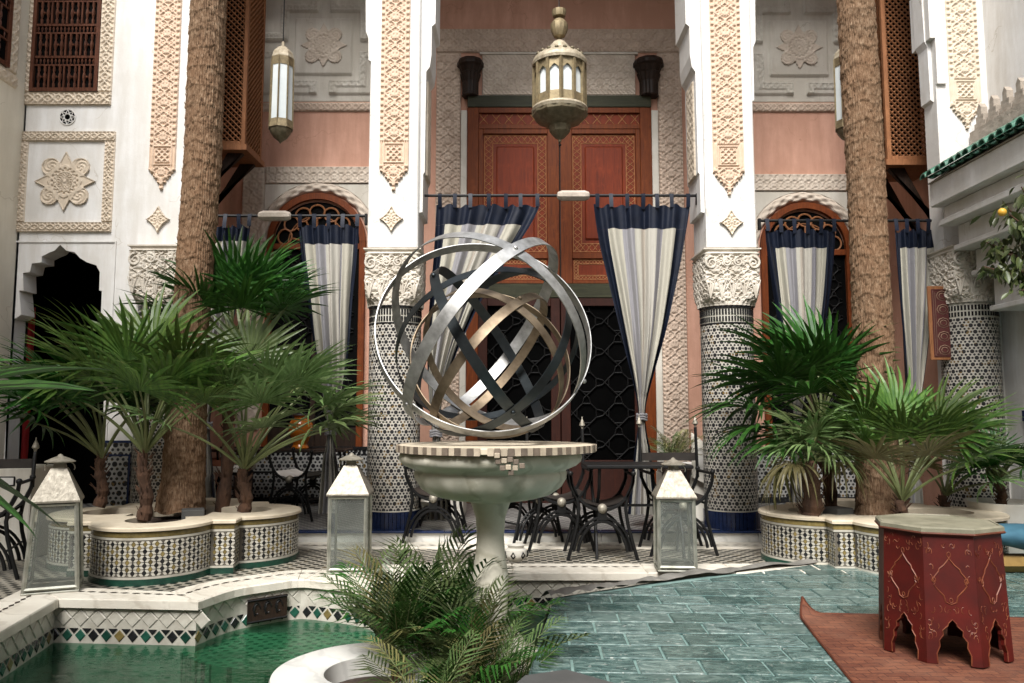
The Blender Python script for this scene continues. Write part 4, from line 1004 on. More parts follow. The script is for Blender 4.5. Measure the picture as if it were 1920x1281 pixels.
# ---- projecting lattice boxes
def lattice_box(pl, pr, pt, pb, Yf, side, label):
    """pl..pr the front face; side +1: flank visible on its right"""
    x0, x1, z0, z1 = rect(pl, pt, pr, pb, Yf); dp = .55
    t = thing('lattice_box', label, 'lattice box', ((x0+x1)/2, Yf+dp/2, z0), 'carved wooden lattice boxes')
    fw = .045; q = MB()
    for xa in (x0, x1-fw):
        q.bbox(xa, xa+fw, Yf, Yf+fw, z0, z1)
        q.bbox(xa, xa+fw, Yf+dp-fw, Yf+dp, z0, z1)
    for za in (z0, z1-fw):
        q.bbox(x0+fw+.001, x1-fw-.001, Yf+.002, Yf+fw-.002, za, za+fw)
        for xa in (x0, x1-fw): q.bbox(xa+.002, xa+fw-.002, Yf+fw+.001, Yf+dp-fw-.001, za, za+fw)
    q.build('frame', M['brown_wood'], t)
    q = MB().box(x0-.03, x1+.03, Yf-.03, Yf+dp+.02, z0-.06, z0-.001); q.build('floor_board', M['brown_wood'], t)
    q = MB().box(x0+fw, x1-fw, Yf+.2, Yf+.22, z0, z1); q.build('inner_dark', M['black'], t)  # black sheet added to paint the dark inside the box
    def lat(q, a0, a1, b0, b1, P):
        s = .062; w_, h = a1-a0, b1-b0
        for sg in (1, -1):
            k = -int(h/s)-1
            while k*s < w_:
                pts = []
                # line a = k*s + t (sg=1) for t in 0..h
                t0 = max(0, -k*s); t1 = min(h, w_-k*s)
                if t1 > t0+.01:
                    A = (k*s+t0, t0); B = (k*s+t1, t1)
                    if sg < 0: A = (w_-A[0], A[1]); B = (w_-B[0], B[1])
                    q.tube([P(a0+A[0], b0+A[1], sg), P(a0+B[0], b0+B[1], sg)], .0095, 4)
                k += 1
    q = MB(); lat(q, x0+fw, x1-fw, z0+fw, z1-fw, lambda a, b, sg: (a, Yf+.018+.006*sg, b)); tag(q.build('lattice', M['brown_wood'], t), kind='stuff')
    xs = x1-.02 if side > 0 else x0+.02
    q = MB(); lat(q, Yf+fw, Yf+dp-fw, z0+fw, z1-fw, lambda a, b, sg: (xs+.006*sg, a, b)); tag(q.build('flank_lattice', M['brown_wood'], t), kind='stuff')
    for yy in (Yf+.08, Yf+dp-.1):
        q = MB(); ws = (LWX1-.4 if side > 0 else 4.419); xe = x1-.05 if side > 0 else x0+.05
        q.prism([(ws, yy, z0-.75),(ws, yy, z0-.61),(xe, yy, z0-.061),(xe-(.16 if side > 0 else -.16), yy, z0-.061)], (0,.07,0)); q.build('bracket', M['dark_wood'], t)
lattice_box(385, 466, -160, 272, 8.0, 1, 'brown wooden lattice box high behind the left palm trunk')
lattice_box(1654, 1746, -160, 300, 7.75, -1, 'brown wooden lattice box high behind the right palm trunk')
# ------------------------------------------------------------------ teal tile floor that covers the right half of the pool
CZ = .045
cov = [gz(1040,1117,CZ), gz(1250,1085,CZ), gz(1650,1042,CZ), gz(1935,1004,CZ)]
cov += [Vector((5.2, cov[-1].y+.2, CZ)), Vector((5.2, 1.2, CZ)), Vector((-.02, 1.2, CZ)), gz(985,1281,CZ)]
q = MB(); q.prism([(p.x,p.y,-.03) for p in cov][::-1], (0,0,CZ-.012+.03)); tf = struct('teal_tile_floor', q, M['grout'])
def clip(poly, hull):
    out = poly
    for i in range(len(hull)):
        a, b = hull[i], hull[(i+1)%len(hull)]; src, out = out, []
        def sd(p): return (b.x-a.x)*(p[1]-a.y)-(b.y-a.y)*(p[0]-a.x)
        for k in range(len(src)):
            p, r = src[k], src[(k+1)%len(src)]; dp, dr = sd(p), sd(r)
            if dp <= 0: out.append(p)
            if dp*dr < 0: t = dp/(dp-dr); out.append((p[0]+(r[0]-p[0])*t, p[1]+(r[1]-p[1])*t))
        if not out: return out
    return out
tw, td, rot = .285, .205, math.radians(-2.0)
hull = cov
def tile_poly(pts, z0=-.012, z1=0.0, be=.006):
    q = MB(); n = len(pts); cx = sum(p[0] for p in pts)/n; cy = sum(p[1] for p in pts)/n
    P1 = [(x,y,z1-be*.6) for x, y in pts]; P2 = [(x+(cx-x)*be/max(math.hypot(cx-x,cy-y),.02), y+(cy-y)*be/max(math.hypot(cx-x,cy-y),.02), z1) for x, y in pts]; P0 = [(x,y,z0) for x, y in pts]
    q.add(P0+P1+P2, [tuple(range(2*n,3*n))]+[(i,(i+1)%n,n+(i+1)%n,n+i) for i in range(n)]+[(n+i,n+(i+1)%n,2*n+(i+1)%n,2*n+i) for i in range(n)]); return q
g = .007
base = [(-tw/2+g,-td/2+g),(tw/2-g,-td/2+g),(tw/2-g,td/2-g),(-tw/2+g,td/2-g)]
q = tile_poly(base); full = q.mesh('teal_tile', M['teal'])
cr, sr = math.cos(rot), math.sin(rot); nt = 0
for j in range(-2, 27):
    for i in range(-8, 26):
        lx = (i+(.5 if j % 2 else 0))*tw; ly = 1.9+j*td
        c = (lx*cr-ly*sr, lx*sr+ly*cr)
        if c[1] < 2.75 or c[0] > .70*c[1]+.25: continue
        P = [(c[0]+x*cr-y*sr, c[1]+x*sr+y*cr) for x, y in base]
        Q = clip(P, hull)
        if len(Q) < 3: continue
        area = abs(sum(Q[k][0]*Q[(k+1)%len(Q)][1]-Q[(k+1)%len(Q)][0]*Q[k][1] for k in range(len(Q))))/2
        if area < .004: continue
        zj = CZ+rnd.uniform(-.0012,.0012)
        if area > .98*(tw-2*g)*(td-2*g):
            put('tile', full, tf, Matrix.Translation((c[0],c[1],zj)) @ Matrix.Rotation(rot+rnd.uniform(-.008,.008), 4, 'Z') @ Matrix.Rotation(rnd.uniform(-.009,.009), 4, 'X') @ Matrix.Rotation(rnd.uniform(-.006,.006), 4, 'Y'))
        else:
            m = tile_poly([(x-c[0],y-c[1]) for x, y in Q]); put('tile', m.mesh('cut_teal_tile', M['teal']), tf, loc=(c[0],c[1],zj))
        nt += 1
print('teal tiles', nt)
# weathered sheet folded along the edge of the teal floor
edge = [gz(1032,1118,CZ), gz(1140,1102,CZ), gz(1250,1086,CZ), gz(1400,1068,CZ), gz(1650,1043,CZ), gz(1935,1006,CZ)]
def edgept(t):
    k = min(int(t*(len(edge)-1)), len(edge)-2); f = t*(len(edge)-1)-k; return edge[k].lerp(edge[k+1], f)
def sheet(u, v):
    p = edgept(u); wv = .016*math.sin(u*23)+.01*math.sin(u*61+1)
    return (p.x-.06*v-.02*v*math.sin(u*31), p.y-.05+(.15+.05*math.sin(u*17))*v, CZ+.006+.02*math.sin(PI*min(v*1.3,1))+abs(wv)*(1-v)*.8-.03*v*v+.006*math.sin(u*90+v*4))
q = MB().grid(sheet, 120, 8); o = q.build('folded_sheet', M['grey_plastic'], None, True, 80); tag(o, 'crumpled grey plastic sheet folded along the far edge of the teal tiles', 'plastic sheet')
q = MB().grid(lambda u, v: (lambda a: (a.x-.02-.05*v+.008*math.sin(u*19), a.y, CZ+.008-.34*v))(gz(1040,1118,CZ).lerp(Vector((.02,2.6,CZ)), u)), 40, 4); o = q.build('plastic_skirt', M['grey_plastic'], None, True, 80); tag(o, 'grey plastic skirt hanging down the left edge of the teal tiles', 'plastic sheet')
d0 = [gz(1062,1257,.06), gz(1160,1285,.06), gz(960,1290,.06), gz(985,1268,.06)]
q = MB().prism([(p.x,p.y,.05) for p in d0], (0,0,.014)); o = q.build('slate_offcut', M['slate'], None); tag(o, 'dark grey flat sheet lying on the near corner of the teal tiles', 'sheet')

# ------------------------------------------------------------------ fountain
FX, FY = -.115, 4.2
ft = thing('fountain', 'stained marble fountain basin on a slim stem in the middle of the pool', 'fountain', (FX, FY, -.2))
q = MB().lathe([(.3,-.69),(.3,-.2),(.3,-.12),(.27,-.1),(.2,-.08),(.17,-.02),(.12,.03),(.1,.06),(.092,.12),(.094,.3),(.078,.42),(.072,.5),(.08,.6),(.1,.66),(.115,.7)], 48, (FX,FY,0)); q.build('stem', M['basin'], ft, True, 50)
def flute(a, z): return 1+(.013*math.cos(18*a) if z < .82 else 0)
q = MB().lathe([(r, .951-(.951-z)*.88) for r, z in [(.08,.64),(.14,.65),(.24,.668),(.32,.693),(.375,.735),(.402,.785),(.41,.82),(.404,.835),(.41,.845),(.43,.852),(.462,.868),(.484,.89),(.49,.915),(.484,.938),(.46,.95),(.37,.951)]], 108, (FX,FY,0), rf=flute); q.build('basin', M['basin'], ft, True, 50)
TZ = .985
def scal(a, z): return 1+.022*abs(math.cos(9*a))
tt = thing('mosaic_top', 'scalloped stone top with a black and white mosaic edge lying on the fountain basin', 'table top', (FX+.03, FY, .95))
q = MB().lathe([(0,.952),(.5,.952),(.515,.957),(.515,TZ-.004),(.51,TZ),(0,TZ)], 108, (FX+.03,FY,0), cap=False, rf=scal); q.build('slab', M['rim_stone'], tt)
for k in range(104):
    a0, a1 = 2*PI*(k+.04)/104, 2*PI*(k+.96)/104; am = (a0+a1)/2; r = .52*scal(am,0)
    if 1.02 < ((am-1.45*PI)%(2*PI))+1 < 1.09: continue
    q = MB(); P = [(FX+.03+rr*math.cos(a), FY+rr*math.sin(a)) for rr, a in ((r+.007,a0),(r+.007,a1),(r-.006,a1),(r-.006,a0))]; q.prism([(x,y,.95) for x, y in P], (0,0,TZ-.949)); q.build('edge_tile', M['mosaic_pale'] if k % 2 else M['mosaic_dark'], tt)
bk = thing('broken_mosaic', 'broken piece of black and white mosaic edging dangling from the fountain rim', 'mosaic piece', (FX+.1, FY-.52, .93))
for k, (dx, dz) in enumerate(((-.05,0),(-.022,.004),(.006,.01),(.034,-.002),(-.03,-.03),(-.002,-.026),(.03,-.03),(.062,-.02),(-.055,.028),(.01,-.052))):
    q = MB().bbox(FX+.1+dx-.013, FX+.1+dx+.013, FY-.535-.004*(k%3), FY-.515, .925+dz-.012, .925+dz+.012, .002); q.build('mosaic_tile', M['mosaic_pale'] if k in (1,5,6,8) else M['mosaic_dark'], bk)

# ------------------------------------------------------------------ hoop sculpture
sp = thing('hoop_sculpture', 'globe sculpture of interlocking steel and bronze hoops on the mosaic top', 'sculpture', (FX, FY, TZ))
def c2w(v): return Vector((v[0], -v[2], v[1]))
def hoop(name, ctr, n, R, w_, m, th=.005):
    n = c2w(Vector(n)).normalized(); a = n.orthogonal().normalized(); b = n.cross(a); q = MB(); N = 120; vs = []; fs = []
    for i in range(N):
        t = 2*PI*i/N; d = a*math.cos(t)+b*math.sin(t)
        for rr, s_ in ((R,-1),(R,1),(R-th,1),(R-th,-1)): vs.append(Vector(ctr)+d*rr+n*(s_*w_/2))
    for i in range(N):
        j = (i+1)%N
        for k in range(4): l = (k+1)%4; fs.append((i*4+k, i*4+l, j*4+l, j*4+k))
    q.add(vs, fs); return q.build(name, m, sp, True, 30)
def rivet(ctr, d, R, m): 
    d = c2w(Vector(d)).normalized(); q = MB().sphere(Vector(ctr)+d*R, .013, 10, 6); q.build('rivet', m, sp, True)
Rb = .592; cb = Vector((FX-.035, FY, TZ+Rb+.004))
nA, nB, nC = (.164,.42,.89), (.76,-.6,.245), (.46,.56,-.69)
hoop('outer_hoop', cb, nA, Rb, .068, M['steel']); hoop('outer_hoop', cb, nB, Rb+.006, .068, M['steel']); hoop('outer_hoop', cb, nC, Rb-.006, .068, M['steel'])
for d in ((.28,.645,.71),(-.64,-.64,.42),(.88,-.42,.05),(.64,.64,-.42),(-.28,-.645,-.71)): rivet(cb, d, Rb+.006, M['steel'])
Rm = .515; cm = Vector((FX-.01, FY+.01, TZ+Rm+.004))
hoop('middle_hoop', cm, (.83,.515,.197), Rm, .056, M['dark_steel']); hoop('middle_hoop', cm, (-.59,.47,.66), Rm+.006, .056, M['dark_steel']); hoop('middle_hoop', cm, (.247,-.664,.694), Rm-.006, .05, M['dark_steel'])
for d in ((-.54,.69,.48),(.25,-.67,.70)): rivet(cm, d, Rm+.006, M['dark_steel'])
Ri = .44; ci = Vector((FX, FY, TZ+Ri+.004))
hoop('inner_hoop', ci, (.2,.42,.88), Ri, .052, M['bronze']); hoop('inner_hoop', ci, (.74,-.62,.22), Ri+.006, .052, M['bronze']); hoop('inner_hoop', ci, (.5,.54,-.67), Ri-.006, .052, M['bronze'])
rivet(ci, (.35,.69,.63), Ri+.006, M['bronze']); rivet(ci, (-.6,-.66,.4), Ri+.006, M['bronze'])

# ------------------------------------------------------------------ marble ring planter at the foot of the fountain
RX, RY, RZ = gz(697,1257,-.1).x, gz(697,1257,-.1).y, -.1
rp = thing('ring_planter', 'round white marble ring planter standing in the pool in front of the fountain', 'planter', (RX, RY, -.7))
q = MB().lathe([(.44,-.7),(.44,RZ-.05),(.475,RZ-.045),(.482,RZ-.02),(.475,RZ-.002),(.46,RZ+.004),(.24,RZ+.004),(.228,RZ-.004),(.225,RZ-.2),(.0,RZ-.2)], 72, (RX,RY,0)); q.build('ring', M['marble'], rp, True, 40)
q = MB().lathe([(.2245,RZ-.1),(.15,RZ-.085),(0,RZ-.075)], 30, (RX,RY,0), cap=False); q.build('soil', M['soil'], rp)

# ------------------------------------------------------------------ lobed planters clad in zellige
def lobed(cx, cy, dist, r, sq, rz):
    """outline of a barbed quatrefoil: four lobes and the corners of a square"""
    out = []
    N = 720
    for i in range(N):
        a = 2*PI*i/N; d = Vector((math.cos(a), math.sin(a))); best = 0
        for k in range(4):
            b = rz+k*PI/2; c = Vector((dist*math.cos(b), dist*math.sin(b))); pr = d.dot(c); disc = pr*pr-(c.length_squared-r*r)
            if disc >= 0: best = max(best, pr+math.sqrt(disc))
        th = (a-rz+PI/4) % (PI/2) - PI/4; best = max(best, sq/math.cos(th)) if True else best
        out.append((cx+d.x*best, cy+d.y*best))
    return out
def scale_out(P, cx, cy, dlt):
    n = len(P); out = []
    for i in range(n):
        a, b = Vector(P[i-1]), Vector(P[(i+1)%n]); t = (b-a).normalized(); out.append((P[i][0]+t.y*dlt, P[i][1]-t.x*dlt))
    return out
lz_mesh = {}
def lozenge(key, m, a=.0155, b=.0205):
    if key not in lz_mesh:
        q = MB(); pts = [(-a,0),(0,-b),(a,0),(0,b)]; q.add([(x,.001,z) for x, z in pts]+[(x*.85,-.003,z*.85) for x, z in pts], [(4,5,6,7),(0,1,5,4),(1,2,6,5),(2,3,7,6),(3,0,4,7)]); lz_mesh[key] = q.mesh(key, m)
    return lz_mesh[key]
def planter(cx, cy, rz, label, dist=.55, r=.44, sq=.60):
    t = thing('lobed_planter', label, 'planter', (cx, cy, 0), 'lobed zellige planters'); H = .385
    P = lobed(cx, cy, dist, r, sq, rz); n = len(P)
    q = MB(); q.add([(x,y,0) for x, y in P]+[(x,y,H-.03) for x, y in P], [(i,(i+1)%n,n+(i+1)%n,n+i) for i in range(n)]); q.build('wall', M['planter_bed'], t)
    Po = scale_out(P, cx, cy, .022); Pi = lobed(cx, cy, dist*.98, r-.2, sq-.27, rz)
    q = MB(); z0, z1 = H-.03, H
    rings = [[(x,y,z0) for x, y in scale_out(P,cx,cy,.006)], [(x,y,z0+.004) for x, y in Po], [(x,y,z1-.008) for x, y in Po], [(x,y,z1) for x, y in scale_out(P,cx,cy,.012)], [(x,y,z1) for x, y in Pi], [(x,y,z0-.1) for x, y in Pi]]
    q.add(sum(rings, []), [(k*n+i,k*n+(i+1)%n,(k+1)*n+(i+1)%n,(k+1)*n+i) for k in range(5) for i in range(n)]); q.build('rim', M['rim_stone'], t, True, 35)
    q = MB(); q.add([(x,y,H-.09+.02*rnd.random()) for x, y in Pi[::12]]+[(cx,cy,H-.05)], [(i,(i+1)%60,60) for i in range(60)]); q.build('soil', M['soil'], t)
    def band(name, z0, z1, d, m):
        Q = scale_out(P, cx, cy, d); q = MB(); q.add([(x,y,z0) for x, y in P]+[(x,y,z0) for x, y in Q]+[(x,y,z1) for x, y in Q]+[(x,y,z1) for x, y in P], [(k*n+i,k*n+(i+1)%n,(k+1)*n+(i+1)%n,(k+1)*n+i) for k in range(3) for i in range(n)]); q.build(name, m, t)
    band('olive_band', H-.068, H-.034, .005, M['olive_tile']); band('white_band', H-.085, H-.07, .005, M['white_tile']); band('green_skirting', -.01, .04, .01, M['green_tile']); band('white_line', .042, .056, .006, M['white_tile'])
    # lozenges, counter-clockwise walk, only where the face looks to the viewer
    P3 = [Vector((x,y,0)) for x, y in P]; P3.append(P3[0]); spots = []
    def spot(p, d):
        nrm = Vector((d.y,-d.x,0)); tc = (Vector((0,0,0))-p); tc.z = 0
        spots.append((nrm.dot(tc.normalized()), p.copy(), d.copy()))
    walk(P3, .0365, spot)
    rows = 5; zs = .058; hz = .0475; few = MB(); vis = []
    for i, (f, p, d) in enumerate(spots):
        for k in range(rows+1):
            z = zs+hz*(k+.5) - (hz/2 if i % 2 else 0)
            if z > H-.1 or z < .07: continue
            vis.append((f, p, d, z, i, k))
    vis.sort(key=lambda q_: -(q_[0] > .1)*1000 + q_[1].y)
    for idx, (f, p, d, z, i, k) in enumerate(vis):
        Mx = face_M(p, d, z); dark = (i % 2 == 0) if rnd.random() > .12 else (i % 2 == 1)
        if f < .05: continue
        if idx < 295:
            put('lozenge_tile', lozenge('black_lozenge', M['black_tile']) if dark else lozenge('ochre_lozenge', M['olive_tile']), t, Matrix.Translation(-t.location) @ Mx)
        else:
            few.add([Mx @ Vector(v) for v in ((-.0155,-.002,0),(0,-.002,-.0205),(.0155,-.002,0),(0,-.002,.0205))], [(0,1,2,3)])
    if few.v: tag(few.build('far_lozenges', M['black_tile'], t), kind='stuff')
    hexes = MB()
    for i, (f, p, d) in enumerate(spots):
        if f < .02: continue
        for k in range(-1, rows+2):
            z = zs+hz*(k+.5) - (hz/2 if i % 2 else 0); a_, b_, pp_ = .0155, .0205, .0365
            for sg in (1, -1):
                Qs = [(a_, 0), (0, sg*b_), (pp_-a_, sg*hz/2), (pp_, sg*(hz/2-b_))]; Qs = [Qs[0], Qs[1], Qs[2], Qs[3]]; cx_ = sum(x for x, _ in Qs)/4; cz_ = sum(y for _, y in Qs)/4
                Qs = [(cx_+(x-cx_)*.86, cz_+(y-cz_)*.86) for x, y in Qs]
                if min(z+y for _, y in Qs) < .058 or max(z+y for _, y in Qs) > H-.087: continue
                Mx = face_M(p, d, z); vs = [Mx @ Vector((x, -.0025, y)) for x, y in Qs]; hexes.add(vs, [(0,1,2,3) if sg < 0 else (0,3,2,1)])
    tag(hexes.build('white_hexagons', M['white_tile'], t), kind='stuff')
    dots = MB()
    for i, (f, p, d) in enumerate(spots):
        if f < .05: continue
        for k in range(rows):
            z = zs+hz*(k+1) - (hz/2 if i % 2 else 0)
            if z > H-.1 or z < .07: continue
            Mx = face_M(p, d, z); dots.add([Mx @ Vector(v) for v in ((-.006,-.002,0),(0,-.002,-.007),(.006,-.002,0),(0,-.002,.007))], [(0,1,2,3)])
    tag(dots.build('square_tiles', M['black_tile'], t), kind='stuff')
    return t
LC, RC = (-2.64, 6.22), (2.9, 6.2)
planter(*LC, math.radians(6), 'lobed zellige planter at the left with a thick palm trunk and fan palms', .52, .405, .565)
planter(*RC, math.radians(-3), 'lobed zellige planter at the right behind the red octagonal stool', .5, .41, .55)

# ------------------------------------------------------------------ tall palm trunks
def trunk(pts, label):
    """pts: (px, py, Y, width px)"""
    C0 = [at(x, y, Y) for x, y, Y, w_ in pts]; Rr = [w_/2/F*Y for x, y, Y, w_ in pts]
    b = Vector((C0[0].x, C0[0].y, .28)); t = thing('tall_palm', label, 'palm tree', b, 'tall palms with bare trunks')
    zs = [c.z for c in C0]; r0 = random.Random(len(label)); seed = r0.random()*9
    def fn(u, v):
        z = zs[0]+(zs[-1]-zs[0])*v; k = max(i for i in range(len(zs)-1) if zs[i] <= z+1e-6) if z > zs[0] else 0
        f = (z-zs[k])/(zs[k+1]-zs[k]); c = C0[k].lerp(C0[k+1], f); R = Rr[k]+(Rr[k+1]-Rr[k])*f; a = 2*PI*u
        ca = a*46/(2*PI)+.5*math.sin(z*5+seed)+.3*math.sin(z*13); ci = math.floor(ca) % 46; hc = math.sin(ci*12.9898+seed)*43758.5453 % 1
        zr_c = z/(.05+.03*hc)+hc*7; ri = math.floor(zr_c); ph = zr_c-ri; hh = math.sin(ci*78.233+ri*37.719+seed)*43758.5453 % 1
        big = z/.16+.12*math.sin(a+seed)+.1*math.sin(3*a+seed); bp = big-math.floor(big)
        saw = hh*.008+(1-ph)*.0035; fib = .003*math.sin(z*2.1+a*2)+(.006*(1-bp)**3); fe = abs(ca-math.floor(ca)-.5)*2
        crack = -.006*max(0, fe-.6)/.4
        return (c.x+(R*.91+saw+fib+crack)*math.cos(a), c.y+(R*.91+saw+fib+crack)*math.sin(a), z+.01*math.sin(a*5+z*3))
    q = MB().grid(fn, 200, 620, False); q.build('trunk', M['bark'], t, True, 85)
    q = MB(); r1 = random.Random(3)
    for i in range(420):                         # ragged ends of old leaf bases
        v = r1.random(); a = r1.uniform(PI*.95, PI*2.05)/(2*PI); p = Vector(fn(a % 1, v)); d = Vector((math.cos(2*PI*a), math.sin(2*PI*a), 0)); tn = Vector((-d.y,d.x,0)); w_ = r1.uniform(.004,.012); l = r1.uniform(.015,.04)
        q.add([p-tn*w_-d*.004, p+tn*w_-d*.004, p+tn*w_*.4+d*r1.uniform(.003,.011)+Vector((0,0,l)), p-tn*w_*.5+d*r1.uniform(.002,.009)+Vector((0,0,l*.8))], [(0,1,2,3)])
    tag(q.build('leaf_base_ends', M['bark'], t), kind='stuff')
trunk([(338,958,6.25,92),(344,900,6.25,78),(357,620,6.25,71),(380,300,6.25,70),(391,0,6.25,70),(404,-330,6.25,68)], 'tall leaning palm trunk rising from the left planter')
trunk([(1652,985,6.25,98),(1650,930,6.25,86),(1640,700,6.25,74),(1622,300,6.25,72),(1604,0,6.25,70),(1586,-330,6.25,68)], 'tall leaning palm trunk rising from the right planter')

# ------------------------------------------------------------------ fan palms
def fan_mesh(name, R, pet, nseg, spread, droop, seed, m, fuse=.46):
    r0 = random.Random(seed); q = MB(); q.cm = 0
    hub = Vector((pet, 0, 0)); st = (0.0, .2, .42, .6, .78, .92, 1.0)
    for i in range(nseg):
        a = -spread/2+spread*(i+.5)/nseg; da = spread/nseg; Ln = R*(.72+.28*math.cos(a*.6))*r0.uniform(.88,1.04); dr = droop*r0.uniform(.5,1.5); tipd = r0.uniform(0,.5)*droop + (r0.random() < .2)*.3
        dv = Vector((math.cos(a), math.sin(a), 0)); sd = Vector((-dv.y, dv.x, 0)); rows = []; wmx = Ln*fuse*math.tan(da/2)*1.04; side = r0.uniform(-.05,.05)
        for s in st:
            d = s*Ln; wd = d*math.tan(da/2)*1.02 if s <= fuse else wmx*max(0.02, ((1-s)/(1-fuse))**.75)
            z = .22*abs(math.sin(a))*d - dr*R*s**2.2 - tipd*R*max(0, s-.65)**1.4
            c = hub+dv*(d*(1-.25*dr*s))+Vector((0,0,z))+sd*side*R*s*s; fold = wd*.38
            rows += [c-sd*wd+Vector((0,0,fold*.5)), c-Vector((0,0,fold*.5)), c+sd*wd+Vector((0,0,fold*.5))]
        n = len(st); fs = []
        for k in range(n-1):
            for e in (0,1): fs.append((k*3+e, k*3+e+1, (k+1)*3+e+1, (k+1)*3+e))
        q.add(rows, fs)
    q.cm = 1; P = [Vector((pet*s, 0, .06*pet*math.sin(PI*s))) for s in np.linspace(0, 1, 8)]
    q.tube(P, [.014-.008*s for s in np.linspace(0,1,8)], 5); return q.mesh(name, [m, M['petiole']])
fans = {}
def fan(key, R, pet, m, droop=.25, seed=1, nseg=23, spread=math.radians(235)):
    k = (key, round(R,2), round(pet,2), m, seed)
    if k not in fans: fans[k] = fan_mesh('fan_leaf', R, pet, nseg, spread, droop, seed, M[m])
    return fans[k]
def frond_M(az, el, roll=0): return Matrix.Rotation(az, 4, 'Z') @ Matrix.Rotation(-el, 4, 'Y') @ Matrix.Rotation(roll, 4, 'X')
def fan_palm(base, hub, label, fronds, R, pet, m, group='fan palms in the planters', stem_r=.06, droop=.25, extra_dry=0, nstem=10, nseg=23):
    """base point, crown point, list of (azimuth deg, elevation deg, size) or a count"""
    t = thing('fan_palm', label, 'palm', base, group); base, hub = Vector(base), Vector(hub)
    P = [base.lerp(hub, s)+Vector((.02*math.sin(s*5), .01*math.sin(s*7), 0)) for s in np.linspace(0,1,nstem)]
    q = MB().tube(P, [.75*stem_r*(1.25-.4*s)*(1+.16*math.sin(i*2.4)) for i, s in enumerate(np.linspace(0,1,nstem))], 12)
    r0 = random.Random(label)
    for k in range(46):
        s = r0.random(); p = base.lerp(hub, s); a = r0.random()*2*PI; d = Vector((math.cos(a), math.sin(a), r0.uniform(.4,1.2))).normalized(); q.tube([p+Vector((d.x,d.y,0))*stem_r*.7, p+d*stem_r*r0.uniform(1.3,1.9)], [.008,.002], 4)
    q.build('stem', M['husk'], t)
    if isinstance(fronds, int):
        ga = PI*(3-math.sqrt(5)); fronds = [(math.degrees(i*ga), 78-88*(i/(max(1,fronds-1)))**.9+r0.uniform(-6,6), r0.uniform(.85,1.1)) for i in range(fronds)]
    for i, (az, el, sz) in enumerate(fronds):
        mm = 'leaf_dry' if i >= len(fronds)-extra_dry else m
        me = fan('fan', R, pet, mm, droop*(1.5 if el < 10 else 1), i % 4 + 1, nseg)
        put('fan_leaf', me, t, Matrix.Translation(hub-base) @ frond_M(math.radians(az), math.radians(el), r0.uniform(-.35,.35)) @ Matrix.Scale(sz, 4))
    return t
G = lambda px, py, Y: at(px, py, Y)
# left planter
fan_palm(G(268,975,5.85), G(272,850,5.85), 'broad green fan palm at the front of the left planter', [(95,84,1.1),(200,62,1.08),(330,58,1.02),(250,50,.95),(170,46,1.1),(20,52,.95),(290,40,.95),(140,48,1.0),(185,36,1.1),(340,34,.9),(60,60,1),(120,68,1.1),(215,56,1.05),(310,46,.95),(265,66,1.0),(355,44,1.0)], .54, .74, 'leaf', stem_r=.055, extra_dry=0)
fan_palm(G(456,962,6.15), G(459,880,6.15), 'grey green fan palm on the right lobe of the left planter', [(90,86,1.15),(15,58,1.05),(330,50,1.1),(180,62,1.05),(215,45,1.0),(0,38,1.05),(300,44,.95),(270,55,.9),(345,25,1.0),(200,30,.95),(45,50,1.05),(130,72,1.0),(240,60,1.0),(318,62,1.0),(355,24,1.0),(20,34,1.05),(300,30,.85)], .5, .78, 'leaf_grey', stem_r=.055)
fan_palm(G(415,960,6.5), G(436,672,6.5), 'upright dark green fan palm behind the left trunk', [(90,88,1.05),(30,72,1.1),(160,70,1.0),(0,52,1),(330,66,1.0),(200,55,.9),(270,74,1.0),(60,62,1.1),(120,60,1.0),(345,40,1.0),(190,35,.95),(300,45,.9),(240,50,.9)], .56, .6, 'leaf_dark', stem_r=.06)
fan_palm(G(185,950,6.2), G(192,860,6.2), 'dark fan palm on the left lobe of the left planter', [(90,80,1),(200,58,1.1),(170,44,1.1),(250,50,1.05),(300,58,.9),(215,38,1.1),(340,50,.9),(185,28,1.0),(130,60,1.0),(270,62,1.0),(225,52,1.0),(0,55,.95)], .54, .6, 'leaf_dark', stem_r=.05)
# right planter
fan_palm(G(1518,990,5.95), G(1522,865,5.95), 'small shaggy fan palm at the front of the right planter', 15, .36, .2, 'leaf_grey', stem_r=.085, droop=.45, extra_dry=3)
fan_palm(G(1688,985,5.9), G(1692,940,5.9), 'light green fan palm beside the right trunk with long stalks', [(90,85,1.05),(180,66,1.1),(200,52,.95),(0,62,1.1),(335,50,1.05),(300,58,.95),(20,45,1.15),(250,62,.9),(160,48,1.0),(315,32,.95),(120,70,1.0),(60,68,1.0),(220,38,.9),(275,45,.85)], .5, .6, 'leaf', stem_r=.05, extra_dry=2)
fan_palm(G(1560,985,6.45), G(1540,800,6.5), 'big dark green fan palm behind the small shaggy one', [(90,82,1.15),(180,58,1.2),(205,40,1.15),(160,32,1.15),(225,60,1.05),(185,14,1.15),(240,30,1.05),(330,66,1.05),(270,66,1),(200,0,1.1),(30,60,1),(130,70,1.1),(215,-8,1)], .58, .5, 'leaf_dark', stem_r=.06, droop=.3)
fan_palm(G(1770,990,6.5), G(1772,930,6.5), 'drooping fan palm at the far right of the right planter', [(0,52,1.0),(335,40,1),(30,62,1.05),(180,70,.9),(280,45,.9),(315,20,.9),(200,48,.8)], .42, .42, 'leaf_grey', stem_r=.05, extra_dry=1)
